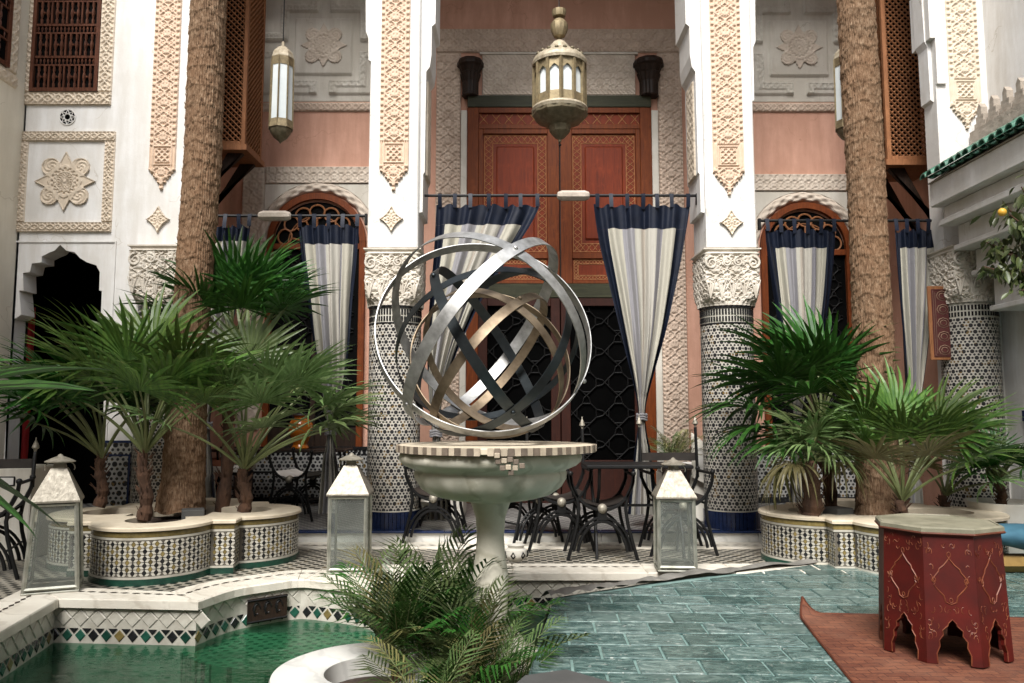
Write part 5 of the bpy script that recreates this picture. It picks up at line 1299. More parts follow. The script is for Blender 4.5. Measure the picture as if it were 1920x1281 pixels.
# potted palm by the right wall
pp = G(1882,955,6.35); pp.z = 0
t = thing('bowl_pot', 'wide white clay bowl pot at the right wall holding a small palm', 'pot', pp)
pz = G(1882,940,6.35).z
q = MB().lathe([(.16,0),(.2,.05),(.24,pz-.12),(.27,pz-.02),(.275,pz),(.255,pz),(.24,pz-.03),(0,pz-.035)], 40, pp); q.build('bowl', M['pot_white'], t, True)
fan_palm((pp.x-.02, pp.y, pz-.03), (pp.x-.02, pp.y, pz+.18), 'small dark palm growing in the white bowl pot by the right wall', [(90,80,1),(180,50,1.1),(0,45,1),(220,30,1),(320,30,1),(150,40,1),(30,35,1.1),(270,50,.9),(200,10,1)], .3, .22, 'leaf_dark', None, .04)
# near palm whose leaves reach in from the left edge
nh = at(-330, 770, 2.6)
fan_palm((nh.x-.03, 2.6, 0), nh, 'large dark fan palm reaching in from the left edge close to the camera', [(4,9,1.02),(-6,-22,1.0),(150,50,1),(200,40,1),(180,10,1),(260,40,1),(120,20,1)], .6, .32, 'leaf_dark', None, .09, .1, nseg=13)

# ------------------------------------------------------------------ feather palms round the fountain foot
def feather_mesh(L, seed, m, nl=17, dry=0):
    r0 = random.Random(seed); q = MB(); arch = r0.uniform(.25,.55); R = []
    for i in range(15):
        s = i/14; R.append(Vector((L*s*(1-.12*arch*s), 0, -arch*L*s*s*.55+.0)))
    q.cm = 1; q.tube(R, [.006-.0045*i/14 for i in range(15)], 4); q.cm = 0
    for i in range(nl):
        s = .2+.8*(i+.5)/nl; k = min(int(s*14), 13); f = s*14-k; p = R[k].lerp(R[k+1], f); t = (R[k+1]-R[k]).normalized(); ll = L*.38*math.sin(PI*(.12+.86*s))**.7*r0.uniform(.85,1.1)
        for sg in (-1, 1):
            d = (t*.75+Vector((0,sg*.66,.2+r0.uniform(-.12,.12)))).normalized(); sd = t.cross(d).normalized().cross(d)*.0066; e = p+d*ll*.55; tip = p+d*ll+Vector((0,0,-ll*r0.uniform(.15,.55)))
            q.add([p-sd*.4, p+sd*.4, e+sd, tip, e-sd], [(0,1,2,4),(4,2,3)])
    return q.mesh('feather_leaf', [M[m], M['petiole']])
fm = {m: [feather_mesh(.62, s, m) for s in (1,2,3)] for m in ('leaf_feather', 'leaf_dry', 'leaf_dark')}
def feather_palm(base, label, n, sc, seed, mix=.12, lean=0, group='feather palms round the fountain foot', elr=(22,86)):
    t = thing('feather_palm', label, 'palm', base, group); r0 = random.Random(seed)
    q = MB()
    for k in range(6): a = r0.random()*6.28; q.tube([(base[0]+.03*math.cos(a), base[1]+.03*math.sin(a), base[2]-.05),(base[0]+.02*math.cos(a+.4), base[1]+.02*math.sin(a+.4), base[2]+.12)], [.014,.008], 6)
    q.build('stem', M['husk'], t)
    for i in range(n):
        az = i*2.39996+r0.uniform(-.3,.3); el = math.radians(elr[1]-(elr[1]-elr[0])*(i/n)**.8+r0.uniform(-8,8)); m = 'leaf_dry' if r0.random() < mix else ('leaf_dark' if r0.random() < .35 else 'leaf_feather')
        put('feather_leaf', fm[m][i % 3], t, Matrix.Translation((r0.uniform(-.03,.03), r0.uniform(-.03,.03), .08)) @ frond_M(az, el, r0.uniform(-.5,.5)) @ Matrix.Scale(sc*r0.uniform(.75,1.1), 4))
    return t
bz = RZ-.09
feather_palm((RX+.11, RY+.06, bz), 'green feather palm in the marble ring planter', 20, 1.0, 5, elr=(48,88))
feather_palm((RX+.25, RY+.35, -.3), 'dense green feather palm standing in the pool left of the fountain stem', 24, 1.2, 6, .05, elr=(34,88))
feather_palm((FX-.05, FY-.4, -.3), 'dark feather palm directly before the fountain stem', 18, 1.0, 7, .05, elr=(30,88))
feather_palm((FX+.02, FY-.6, -.3), 'yellowing feather palm against the edge of the teal tiles', 16, .7, 8, .6, elr=(30,86))
feather_palm((FX-.22, FY-.72, -.32), 'low feather palm with pale arching leaflets between ring planter and fountain', 18, .85, 9, .35, elr=(10,80))

# ------------------------------------------------------------------ floor lanterns
def lantern(c, w0, w1, h, rz, label):
    """c base centre, w0 half width at the foot, w1 at the shoulder, h height of the glass body"""
    t = thing('floor_lantern', label, 'lantern', c, 'tall glass floor lanterns', rz); e = .016
    def bar(P, Q, s=e): return MB().tube([P, Q], s*.75, 4).v
    q = MB(); co = ((-1,-1),(1,-1),(1,1),(-1,1))
    for sx, sy in co: q = MB().tube([(sx*w0,sy*w0,.012),(sx*w1,sy*w1,h)], e*.8, 4); q.build('corner_post', M['lantern_frame'], None).parent = t
    q = MB().bbox(-w0-.012, w0+.012, -w0-.012, w0+.012, 0, .012, .003); q.build('base', M['lantern_frame'], None).parent = t
    for k in range(4):
        a, b = co[k], co[(k+1)%4]
        for ww, zz in ((w0,.03),(w1,h-.012)): q = MB().tube([(a[0]*ww,a[1]*ww,zz),(b[0]*ww,b[1]*ww,zz)], e*.7, 4); q.build('rail', M['lantern_frame'], None).parent = t
    for k in range(4):
        a, b = Vector(co[k]), Vector(co[(k+1)%4]); q = MB(); i0, i1 = w0-.004, w1-.004
        q.add([(a.x*i0,a.y*i0,.04),(b.x*i0,b.y*i0,.04),(b.x*i1,b.y*i1,h-.02),(a.x*i1,a.y*i1,h-.02)], [(0,1,2,3)]); q.build('glass_pane', M['glass'], None).parent = t
    q = MB(); W = w1+.022; hr = h*.36; n = .045
    P0 = [(sx*W,sy*W,h) for sx, sy in co]; P1 = [(sx*W,sy*W,h+.012) for sx, sy in co]; P2 = [(sx*n,sy*n,h+.012+hr) for sx, sy in co]
    q.add(P0+P1+P2, [(3,2,1,0),(8,9,10,11)]+[(k,(k+1)%4,4+(k+1)%4,4+k) for k in range(4)]+[(4+k,4+(k+1)%4,8+(k+1)%4,8+k) for k in range(4)]); q.build('roof', M['silver'], None).parent = t
    z = h+.012+hr; q = MB().lathe([(.04,z),(.036,z+.02),(.036,z+.03),(.088,z+.036),(.09,z+.042),(.05,z+.062),(.018,z+.074),(.012,z+.084),(0,z+.09)], 24); q.build('cap', M['silver'], None, True).parent = t
    q = MB(); q.tube([(.05*math.cos(a)*1.7, 0, z+.0+.05*math.sin(a)) for a in np.linspace(-.3, PI+.3, 15)], .004, 5); q.build('ring_handle', M['silver'], None, True).parent = t
c = gz(100,1104,LZ+.012); lantern(c, .145, .115, .55, math.radians(24), 'large dusty glass lantern with silver roof at the left end of the coping')
c = gz(655,1070,LZ+.012); lantern(c, .125, .125, .535, math.radians(3), 'glass lantern with silver roof on the coping left of the fountain')
c = gz(1266,1066,CZ+.01); lantern(c, .125, .12, .5, math.radians(-4), 'glass lantern with bright silver roof at the far edge of the teal tiles')

# ------------------------------------------------------------------ hanging lanterns
def hang_lantern(px, rows, Y, label):
    """rows: (py, half width px) silhouette control"""
    c = at(px, 150, Y); k = Y/F
    Z = lambda py: at(px, py, Y).z
    t = thing('hanging_lantern', label, 'lantern', (c.x, Y, Z(260)), 'pierced brass lanterns hanging in the arches'); O = (c.x, Y, 0)
    def L(name, prof, m, n=12, **kw): q = MB().lathe([(r*k, Z(y)) for y, r in prof], n, O, **kw); return q.build(name, m, t, True, 25)
    L('finial', [(75,1.5),(72,3),(69,11),(60,16),(55,17),(46,17),(38,10),(37,2),(34,3),(32,12),(26,14),(20,14),(19,12),(17,0)], M['brass'], 12)
    L('dome', [(95,21),(88,19),(80,12),(75,3)], M['brass_pale'], 24); L('shade', [(126,53),(121,54),(115,52),(106,43),(98,30),(95,22)], M['brass_pale'], 24)
    q = MB()
    for i in range(18):
        a = 2*PI*i/18; q.sphere((c.x+44*k*math.cos(a), Y+44*k*math.sin(a), Z(107)), 4.2*k, 6, 4, (1,1,.9))
    tag(q.build('piercings', M['brass_old'], t), kind='stuff')
    q = MB().lathe([(45*k, Z(200)),(45*k, Z(127))], 12, O, cap=False); q.build('milk_glass', M['milk_glass'], t)
    q = MB().lathe([(49*k,Z(203)),(49*k,Z(186)),(46*k,Z(186)),(46*k,Z(203))], 12, O, cap=False); q.lathe([(49*k,Z(138)),(49*k,Z(126)),(46*k,Z(126)),(46*k,Z(138))], 12, O, cap=False)
    for i in range(12):
        a = 2*PI*i/12; q.tube([(c.x+49*k*math.cos(a),Y+49*k*math.sin(a),Z(203)),(c.x+49*k*math.cos(a),Y+49*k*math.sin(a),Z(126))], 4*k, 4)
        b = a+PI/12; rr = 47.5*k; tx, ty = -math.sin(b), math.cos(b); h = 8.5*k
        for s_ in (-1,1): q.prism([(c.x+rr*math.cos(b)+tx*s_*x, Y+rr*math.sin(b)+ty*s_*x, z) for x, z in ((12*k,Z(138)),(12*k,Z(152)),(9*k,Z(146)),(3*k,Z(140)),(0,Z(138)))], (.003*math.cos(b),.003*math.sin(b),0))
    q.build('cage', M['brass'], t)
    L('lower_rim', [(213,53),(208,55),(204,53),(203,48)], M['brass_pale'], 24)
    L('bowl', [(268,0),(266,3),(262,3),(258,10),(248,19),(239,21),(237,22),(228,42),(218,52),(213,53)], M['brass_old'], 24, rf=lambda a, z: 1+.03*math.cos(12*a))
    q = MB().tube([(c.x,Y,Z(17)),(c.x,Y,7.0)], .006, 5); q.build('chain', M['iron'], t)
    q = MB().tube([(c.x,Y,Z(268)),(c.x,Y,Z(520))], .005, 5); q.sphere((c.x,Y,Z(272)), 3*k, 8, 5); q.build('pull_cord', M['iron'], t)
hang_lantern(1049, None, 7.9, 'large brass lantern with frosted panes hanging before the red doors')
def tube_lantern(px, Y, label, py0=78):
    c = at(px, 150, Y); k = Y/F; Z = lambda py: at(px, py, Y).z; O = (c.x, Y, 0)
    t = thing('hanging_lantern', label, 'lantern', (c.x, Y, Z(268)), 'pierced brass lanterns hanging in the arches')
    q = MB().lathe([(r*k, Z(y)) for y, r in ((112,22),(110,22),(100,19),(90,9),(88,3),(80,3),(77,0))], 8, O); q.build('dome', M['brass_pale'], t)
    q = MB().lathe([(r*k, Z(y)) for y, r in ((127,21),(112,22.5))], 8, O, cap=False); q.lathe([(24*k,Z(243)),(23*k,Z(228))], 8, O, cap=False)
    for i in range(8):
        a = 2*PI*i/8; q.tube([(c.x+22.5*k*math.cos(a),Y+22.5*k*math.sin(a),Z(243)),(c.x+21.5*k*math.cos(a),Y+21.5*k*math.sin(a),Z(112))], 1.6*k, 4)
    q.build('cage', M['brass'], t)
    q = MB().lathe([(21.5*k,Z(230)),(20*k,Z(126))], 8, O, cap=False); q.build('milk_glass', M['milk_glass'], t)
    q = MB().lathe([(r*k, Z(y)) for y, r in ((270,0),(266,3),(258,13),(248,20),(243,21)) ], 16, O, rf=lambda a, z: 1+.04*math.cos(8*a)); q.build('bowl', M['brass_old'], t, True)
    q = MB().tube([(c.x,Y,Z(78)),(c.x,Y,7.0)], .006, 5); q.build('chain', M['iron'], t)
tube_lantern(529, 7.7, 'slim eight sided brass lantern with frosted panes hanging in the left arch')
tube_lantern(1586, 7.7, 'slim brass lantern half hidden behind the right palm trunk')

# ------------------------------------------------------------------ curtain rods and curtains
CYR = 7.3
def rod(pa, pb, py, pclip, label):
    a, b = at(pa, py, CYR), at(pb, py, CYR); a.z = b.z = (a.z+b.z)/2
    t = thing('curtain_rod', label, 'curtain rod', ((a.x+b.x)/2, CYR, a.z), 'iron curtain rods between the columns')
    q = MB().tube([a, b], .014, 8); q.build('bar', M['iron'], t, True)
    for p, s_ in ((a,1),(b,-1)): q = MB().bbox(p.x+s_*.012-.012, p.x+s_*.012+.012, CYR-.02, CYR+.02, p.z-.09, p.z+.02, .003); q.build('bracket', M['iron'], t)
    if pclip:
        c = at(pclip, py, CYR); q = MB()
        vs = []; prof = [(-.16,.012),(-.15,.035),(-.11,.05),(.11,.05),(.15,.035),(.16,.012)]
        for xx, r in prof:
            for k in range(8): al = 2*PI*(k+.5)/8; vs.append((c.x+xx, CYR+r*math.cos(al), a.z+r*math.sin(al)))
        q.add(vs, [(i*8+k, i*8+(k+1)%8, (i+1)*8+(k+1)%8, (i+1)*8+k) for i in range(5) for k in range(8)]+[tuple(range(8))[::-1], tuple(range(40,48))]); q.build('wooden_clamp', M['lime'], t)
    return a.z
zc = rod(791, 1309, 367, 1075, 'long iron rod across the middle arch before the red doors')
zl = rod(404, 689, 405, 515, 'iron rod across the left arch'); zr_ = rod(1421, 1782, 414, None, 'iron rod across the right arch')
def curtain(label, zrod, left, right, seed, ntab, headh=.24, ybulge=0, folds=4.6, fl=0.0):
    """left / right: edge lines as (py, px) from the top; the cloth is gathered where they come together"""
    t = thing('curtain', label, 'curtain', at(left[0][1], left[0][0], CYR), 'navy edged striped curtains on the rods'); r0 = random.Random(seed)
    def interp(tab, z):
        T = [(at(px, py, CYR).z, at(px, py, CYR).x) for py, px in tab]
        if z >= T[0][0]: return T[0][1]
        for (za, xa), (zb, xb) in zip(T, T[1:]):
            if z >= zb: f = (za-z)/(za-zb); f2 = f; return xa+(xb-xa)*f2
        return T[-1][1]
    ztop = zrod-.085; zbot = max(at(left[-1][1], left[-1][0], CYR).z, .13)
    w0 = interp(right, ztop)-interp(left, ztop); ph = r0.random()*6
    def sm(tab, z):
        return sum(interp(tab, z+d) for d in (-.12,-.06,0,.06,.12))/5
    def fn(u, z):
        xa, xb = sm(left, z), sm(right, z); wz = xb-xa; comp = max(0, 1-wz/w0); um = u*2*PI*folds
        uu = u+.012*math.sin(um*1.0+ph); amp = .022+.05*comp*(1-.4*comp)
        amp = min(amp, .05) if wz > .12 else .018
        y = CYR+amp*math.sin(um+ph+.4*math.sin(z*2.1))+.35*amp*math.sin(um*2.3+z*1.7+ph); sag = .03*math.sin(PI*u*ntab*1.0)**2*max(0, 1-(ztop-z)/.12)
        return (xa+wz*uu, y+ybulge*comp, z-sag)
    def part(name, u0, u1, z0, z1, m, nu, nv, off=0):
        q = MB().grid(lambda a, b: (lambda p: (p[0],p[1]-off,p[2]))(fn(u0+(u1-u0)*a, z1+(z0-z1)*b)), nu, nv); o = q.build(name, m, t, True, 80)
        return o
    zh = ztop-headh; bwid = .12
    part('header_band', 0, 1, zh, ztop, M['navy'], 110, 12); part('border', 0, bwid, zbot, zh-.0005, M['navy'], 16, 80); part('border', 1-bwid, 1, zbot, zh-.0005, M['navy'], 16, 80); part('striped_panel', bwid, 1-bwid, zbot, zh-.0005, M['stripe'], 100, 80)
    zz = [zbot+.3+(ztop-1.2-zbot-.3)*i/60 for i in range(61)]; zk = min(zz, key=lambda z: sm(right, z)-sm(left, z)); ck = (sm(right, zk)+sm(left, zk))/2; wk_ = max(.035, (sm(right, zk)-sm(left, zk))/2+.012)
    q = MB()
    for dz in (-.022, 0, .022): q.tube([(ck+wk_*math.cos(a), CYR+ybulge+.04*math.sin(a), zk+dz+.006*math.sin(3*a)) for a in np.linspace(0, 2*PI, 21)[:-1]], .012, 6, True)
    q.build('tie_cord', M['stripe_cord'], t, True)
    for i in range(ntab):
        u = (i+.5)/ntab if ntab > 1 else .5; u = .03+.94*i/(ntab-1); p = fn(u, ztop-.005); w_ = .038
        q = MB()
        q.grid(lambda a, b: (p[0]-w_/2+w_*a*(1), CYR-.017-.004*math.sin(PI*b)+(p[1]-CYR+.0)*(1-b), p[2]-.012+(zrod+.016-p[2]+.012)*b), 3, 5)
        q.grid(lambda a, b: (p[0]-w_/2+w_*a, CYR+.017*math.sin(PI*(b-.5)), zrod+.016*math.cos(PI*(b-.5))+.001), 3, 6)
        q.build('tab', M['navy'], t, True)
    return t
curtain('striped curtain drawn to the left column behind the hoop sculpture', zc, [(372,817),(480,812),(600,802),(700,800),(780,806),(830,812),(900,806),(975,800)], [(372,1021),(420,1000),(480,958),(560,905),(650,862),(720,836),(785,824),(830,826),(900,842),(975,850)], 1, 7, .2)
curtain('striped curtain tied in a knot at the right of the red doors', zc, [(372,1112),(450,1122),(560,1148),(650,1170),(720,1188),(765,1197),(785,1199),(830,1192),(900,1184),(965,1176)], [(372,1296),(430,1288),(520,1272),(620,1250),(700,1226),(745,1213),(785,1207),(830,1216),(900,1226),(965,1232)], 2, 7, .24)
curtain('narrow striped curtain at the left of the left arch beside the palm trunk', zl, [(418,400),(520,392),(650,384),(760,382),(800,384),(870,378),(950,374)], [(418,473),(500,462),(600,440),(700,415),(760,398),(800,392),(870,400),(950,406)], 3, 4, .16)
curtain('striped curtain at the right of the left arch above the amber vase', zl, [(418,557),(480,562),(560,575),(640,585),(720,600),(780,612),(812,616),(860,604),(920,598),(962,594)], [(418,676),(480,672),(560,663),(640,657),(720,648),(780,632),(812,622),(860,634),(920,640),(962,636)], 4, 5, .19)
curtain('striped curtain in the right arch left of the palm trunk', zr_, [(426,1434),(480,1440),(560,1452),(650,1468),(750,1484),(830,1490),(900,1482),(960,1478)], [(426,1567),(480,1564),(560,1556),(650,1540),(750,1508),(830,1496),(900,1506),(960,1510)], 5, 6, .18)
curtain('striped curtain at the far right end of the right arch', zr_, [(426,1676),(500,1681),(600,1689),(700,1698),(780,1706),(830,1708),(900,1702),(955,1698)], [(426,1763),(500,1759),(600,1748),(700,1734),(780,1720),(830,1713),(900,1726),(955,1732)], 6, 5, .18)

# ------------------------------------------------------------------ iron chairs and tables
def arc(cx, cz, rx, rz, a0, a1, y, n=18): return [(cx+rx*math.cos(a), y, cz+rz*math.sin(a)) for a in np.linspace(a0, a1, n)]
def iron_chair(loc, rz, label, back=0, cushion=False):
    t = thing('iron_chair', label, 'chair', loc, 'black iron curule chairs', rz)
    for y in (-.2, .2):
        q = MB(); q.tube(arc(0,.66,.25,.27,PI,2*PI,y), .014, 6)
        q.tube([(-.25,y,.66),(-.245,y,.6),(-.2,y,.5),(-.185,y,.4),(-.2,y,.28),(-.235,y,.14),(-.275,y,0)], .014, 6); q.tube([(.25,y,.66),(.245,y,.6),(.2,y,.5),(.185,y,.4),(.2,y,.28),(.235,y,.14),(.275,y,0)], .014, 6)
        q.tube(arc(0,.0,.2,.3,PI*.93,PI*.07,y), .013, 6); q.tube(arc(0,.0,.235,.33,PI*.93,PI*.07,y), .011, 6)
        for s_ in (-1,1): q.sphere((s_*.25,y,.675), .022, 8, 5)
        q.box(-.035,.035,y-.012,y+.012,.31,.40); f = q.build('side_frame', M['iron'], None, True); f.parent = t
        q = MB().sphere((0,y,.40), .04, 12, 8); q.build('boss', M['silver'], None, True).parent = t
    for nm, x, z, r in (('seat_bar',-.19,.42,.01),('seat_bar',.19,.42,.01),('armrest',-.25,.66,.013),('armrest',.25,.66,.013),('stretcher',-.2,.2,.009),('stretcher',.2,.2,.009)):
        q = MB().tube([(x,-.2,z),(x,.2,z)], r, 6); q.build(nm, M['iron'], None, True).parent = t
    q = MB(); q.grid(lambda u, v: (-.2+.4*u, -.205+.41*v, .475-.055*math.sin(PI*u)), 14, 6); q.grid(lambda u, v: (.2-.4*u, -.205+.41*v, .463-.055*math.sin(PI*u)), 14, 6); q.build('seat', M['towel'] if cushion else M['leather'], None, True).parent = t
    if back:
        for x in (-.25,.25): q = MB().tube([(x,.2,.6),(x,.22,.8),(x,.24,back)], .014, 6); q.build('back_post', M['iron'], None, True).parent = t
        for x in (-.25,.25): q = MB().lathe([(.008,back),(.012,back+.02),(.026,back+.03),(.024,back+.045),(.012,back+.075),(.005,back+.09),(.004,back+.11),(0,back+.112)], 10, (x,.24,0)); q.build('finial', M['silver'], None, True).parent = t
        q = MB(); q.grid(lambda u, v: (-.24+.48*u, .225+.02*math.sin(PI*u), .74+.07*v), 10, 2); q.build('back_strap', M['leather'], None, True).parent = t
    return t
iron_chair(gz(1125,1042,0), 0, 'black iron chair facing forward right of the fountain stem with silver boss', 0)
iron_chair(gz(985,1028,0)+Vector((0,.25,0)), math.radians(35), 'black iron chair with a white cushion turned sideways behind the fountain stem', 0, True)
iron_chair(gz(1270,1035,0), math.radians(4), 'black iron chair with tall silver tipped back behind the right lantern', 1.03)
iron_chair(gz(818,1015,0), math.radians(-3), 'black iron chair half hidden behind the left side of the fountain basin', 0)
iron_chair((at(1045,900,6.9).x, 6.75, .012), math.radians(4), 'black iron chair with silver finials showing above the fountain top', 1.0)
iron_chair((at(600,900,7.9).x-.2, 7.95, .1), math.radians(-20), 'black iron chair with white cushion under the amber vase in the left arch', 0, True)
iron_chair((at(20,930,5.7).x-.12, 5.6, 0), math.radians(20), 'black iron chair at the left edge behind the large lantern', .86)
def cafe_table(loc, w_, d, h, top, label, rz=0, cloth=None):
    t = thing('cafe_table', label, 'table', loc, 'low tables of the seating group', rz)
    q = MB().bbox(-w_/2, w_/2, -d/2, d/2, h-.028, h, .006); q.build('table_top', top, None).parent = t
    for x in (-w_/2+.08, w_/2-.08):
        q = MB(); q.tube([(x,-d/2+.05,0),(x,-d/2+.1,.2),(x,0,.4),(x,d/2-.1,h-.2),(x,d/2-.06,h-.029)], .013, 6); q.tube([(x+.028,d/2-.05,0),(x+.028,d/2-.1,.2),(x+.028,0,.4),(x+.028,-d/2+.1,h-.2),(x+.028,-d/2+.06,h-.029)], .013, 6); q.build('leg', M['iron'], None, True).parent = t
    q = MB().tube([(-w_/2+.09,0,.4),(w_/2-.09,0,.4)], .011, 6); q.build('stretcher', M['iron'], None).parent = t
cafe_table((at(1195,890,6.35).x, 6.45, .0), .85, .5, .74, M['iron'], 'dark topped iron table between the fountain and the right lantern')
cafe_table((at(510,850,8.2).x-.05, 8.7, .1), 1.5, .5, .66, M['dark_wood'], 'dark long table under the left arch carrying the amber vase')
vz = Vector((at(563,800,8.6).x, 8.62, .76))
t = thing('amber_vase', 'glossy amber ceramic vase standing on the dark table in the left arch', 'vase', vz)
k = 8.62/F
q = MB().lathe([(14*k,0),(16*k,.01),(15*k,.03),(13*k,.05),(15*k,.09),(20*k,.16),(22.5*k,.22),(22*k,.27),(18*k,.315),(13*k,.335),(12*k,.35),(15*k,.37),(14.5*k,.375),(11*k,.35),(10*k,.33)], 36, vz); q.build('body', M['amber'], t, True)
q = MB().lathe([(15*k,.365),(16.5*k,.372),(16*k,.385),(12*k,.39)], 30, vz); q.build('lip', M['leather'], t, True)
t = thing('clay_tray', 'terracotta coloured tray on the gallery bench behind the left trunk', 'tray', (at(412,858,8.6).x, 8.5, .56))
q = MB(); tx = at(412,858,8.5).x; tz = at(412,866,8.5).z; q.bbox(tx-.2,tx+.16,8.3,8.7,tz-.03,tz,.008); q.build('tray_floor', M['terracotta'], t); 
for ya in (8.28, 8.7): q = MB().bbox(tx-.21,tx+.17,ya,ya+.02,tz-.035,tz+.03,.004); q.build('tray_edge', M['terracotta'], t)
t = thing('tray_bench', 'low white bench that carries the terracotta tray', 'bench', (tx, 8.5, .1)); q = MB().bbox(tx-.3,tx+.3,8.25,8.8,tz-.1,tz-.036,.01); q.build('bench_top', M['dull_white'], t)
for sx in (-.26,.26): q = MB().bbox(tx+sx-.03,tx+sx+.03,8.3,8.75,.1,tz-.101,.006); q.build('leg', M['dark_wood'], t)
# painted bowls and plinths by the columns
def bowl(px, py, Y, w_, h, label):
    c = at(px, py, Y); k = Y/F; t = thing('painted_bowl', label, 'bowl', c, 'white bowls painted with brown leaves'); r = w_*k/2; H = h*k
    q = MB().lathe([(r*.62,0),(r*.66,.01),(r*.64,.02),(r*.8,H*.4),(r*.96,H*.85),(r,H),(r*.94,H),(r*.75,H*.4),(0,H*.25)], 8, c); q.build('bowl_body', M['pot_white'], t)
    q = MB()
    for i in range(8):
        a = 2*PI*(i+.5)/8; d = Vector((math.cos(a), math.sin(a), 0)); tn = Vector((-d.y,d.x,0))
        rr = lambda z: r*(.64+.34*z/H)*math.cos(PI/8)+.006
        for s_ in (-1,1):
            P = [c+d*rr(z)+tn*x*s_*r+Vector((0,0,z)) for x, z in ((.0,H*.3),(.12,H*.45),(.2,H*.62),(.14,H*.78),(.05,H*.7))]; q.tube(P, .006, 4)
        q.sphere(c+d*rr(H*.6)+Vector((0,0,H*.6)), .012, 6, 4)
    q.build('leaf_motif', M['pot_motif'], t)
bowl(812, 974, 7.45, 58, 34, 'white bowl painted with brown leaves on the gallery floor beside the left column')
bowl(1268, 984, 6.95, 66, 50, 'white bowl painted with brown leaves behind the right lantern')
def plinth(x0, x1, y0, y1, z0, z1, label, m='towel'):
    t = thing('cushioned_bench', label, 'bench', ((x0+x1)/2, (y0+y1)/2, z0), 'white cushioned benches at the doors'); q = MB().bbox(x0,x1,y0,y1,z0,z1-.09,.01); q.build('bench_box', M['dull_white'], t); q = MB().bbox(x0-.01,x1+.01,y0-.01,y1+.01,z1-.088,z1,.03); q.build('cushion', M[m], t, True, 30)
xa, xb = at(740,930,7.8).x, at(868,930,7.8).x; plinth(xa, xb, 7.75, 8.4, .1, .43, 'white cushioned bench beside the left column behind the fountain')
xa, xb = at(1298,850,7.7).x, at(1334,850,7.7).x; plinth(xa-.25, xb, 7.65, 8.3, .1, at(1310,850,7.7).z-.12, 'white cushioned bench beside the right column')
t = thing('framed_board', 'grey board with a pale frame leaning by the right column', 'board', (at(1314,855,7.6).x, 7.6, .5))
p0 = at(1297,875,7.6); q = MB(); W = at(1334,875,7.6).x-p0.x
q.prism([(p0.x, 7.6, p0.z-.1),(p0.x+W, 7.5, p0.z-.2),(p0.x+W, 7.5, p0.z+.16),(p0.x, 7.6, p0.z+.33)], (.01,.02,0)); q.build('panel', M['dull_white'], t); q = MB(); q.prism([(p0.x+.05, 7.58, p0.z-.02),(p0.x+W-.04, 7.51, p0.z-.08),(p0.x+W-.04, 7.51, p0.z+.1),(p0.x+.05, 7.58, p0.z+.2)], (.002,-.006,0)); q.build('inner_field', M['towel'], t)
feather_palm((at(1268,850,7.5).x, 7.55, .62), 'brownish feathery plant beside the right column', 20, .6, 21, .5, group=None)
t = thing('plant_stand', 'dark stand below the feathery plant by the right column', 'plant stand', (at(1268,880,7.55).x, 7.55, .1)); sx = at(1268,880,7.55).x
q = MB().lathe([(.15,.1),(.15,.12),(.03,.14),(.03,.4),(.12,.46),(.15,.62),(.13,.62)], 20, (sx,7.55,0)); q.build('stand_body', M['dark_wood'], t, True, 40)
# white sugar bowl on the coping behind the stem
c = gz(967,1052,LZ+.012); t = thing('ceramic_jar', 'small white ceramic jar with dark pattern on the coping right of the stem', 'jar', c)
q = MB().lathe([(.05,0),(.055,.008),(.08,.03),(.088,.055),(.08,.085),(.058,.1),(.06,.112),(.068,.12),(.05,.118),(.0,.1)], 28, c); q.build('jar_body', M['pot_white'], t, True)
q = MB()
for i in range(7):
    a = 2*PI*i/7; P = [c+Vector((r*math.cos(a+d), r*math.sin(a+d), z)) for r, z, d in ((.083,.03,0),(.0905,.05,.16),(.087,.075,.0),(.0905,.05,-.16),(.083,.03,0))]; q.tube(P, .006, 4)
q.build('jar_motif', M['iron'], t)
# left edge: white cabinet and finial
cx0, cx1 = -4.45, at(58,900,6.2).x
t = thing('white_cabinet', 'low white cabinet with a rounded cutout at the left edge', 'cabinet', ((cx0+cx1)/2, 6.3, 0)); zt_ = at(30,878,6.2).z
q = MB().bbox(cx0, cx1, 6.2, 6.7, 0, zt_, .008); q.build('cabinet_body', M['dull_white'], t); q = MB(); hx = at(15,903,6.2).x; hz_ = at(15,903,6.2).z; q.bbox(hx-.09, hx+.06, 6.19, 6.199, hz_-.035, hz_+.04, .004); fr_ = q.build('cutout_frame', M['iron'], t); q = MB().bbox(hx-.08, hx+.05, 6.186, 6.1895, hz_-.025, hz_+.03, .001); q.build('cutout', M['towel'], fr_)
g0, g1 = gz(466,1103,LZ), gz(540,1092,LZ); g0.z = g1.z = -.1
t = thing('pool_grille', 'rusty pierced drain grille set in the pool wall under the coping', 'grille', g0.lerp(g1,.5))
dv = (g1-g0); dv.z = 0; Lg = dv.length; dv.normalize(); nv = Vector((dv.y,-dv.x,0)); base_ = g0+nv*(-.012); q = MB(); Z0, Z1 = -.2, -.045
P = lambda s, z, o=0: base_+dv*s+nv*o+Vector((0,0,z-base_.z))
q.prism([P(0,Z0),P(Lg,Z0),P(Lg,Z1),P(0,Z1)], nv*.008); q.build('plate', M['dark_wood'], t); q = MB()
for s_ in (.22,.5,.78):
    for a0 in (0,1,2): q.tube([P(Lg*(s_+.09*math.cos(b)*(1-.2*a0)), -.12+.05*math.sin(b)*(1-.25*a0), .01) for b in np.linspace(.2+a0, PI+a0*1.1, 9)], .004, 4)
for zz in (Z0+.01, Z1-.01): q.tube([P(0,zz,.01),P(Lg,zz,.01)], .006, 4)
q.build('scrollwork', M['iron'], t)

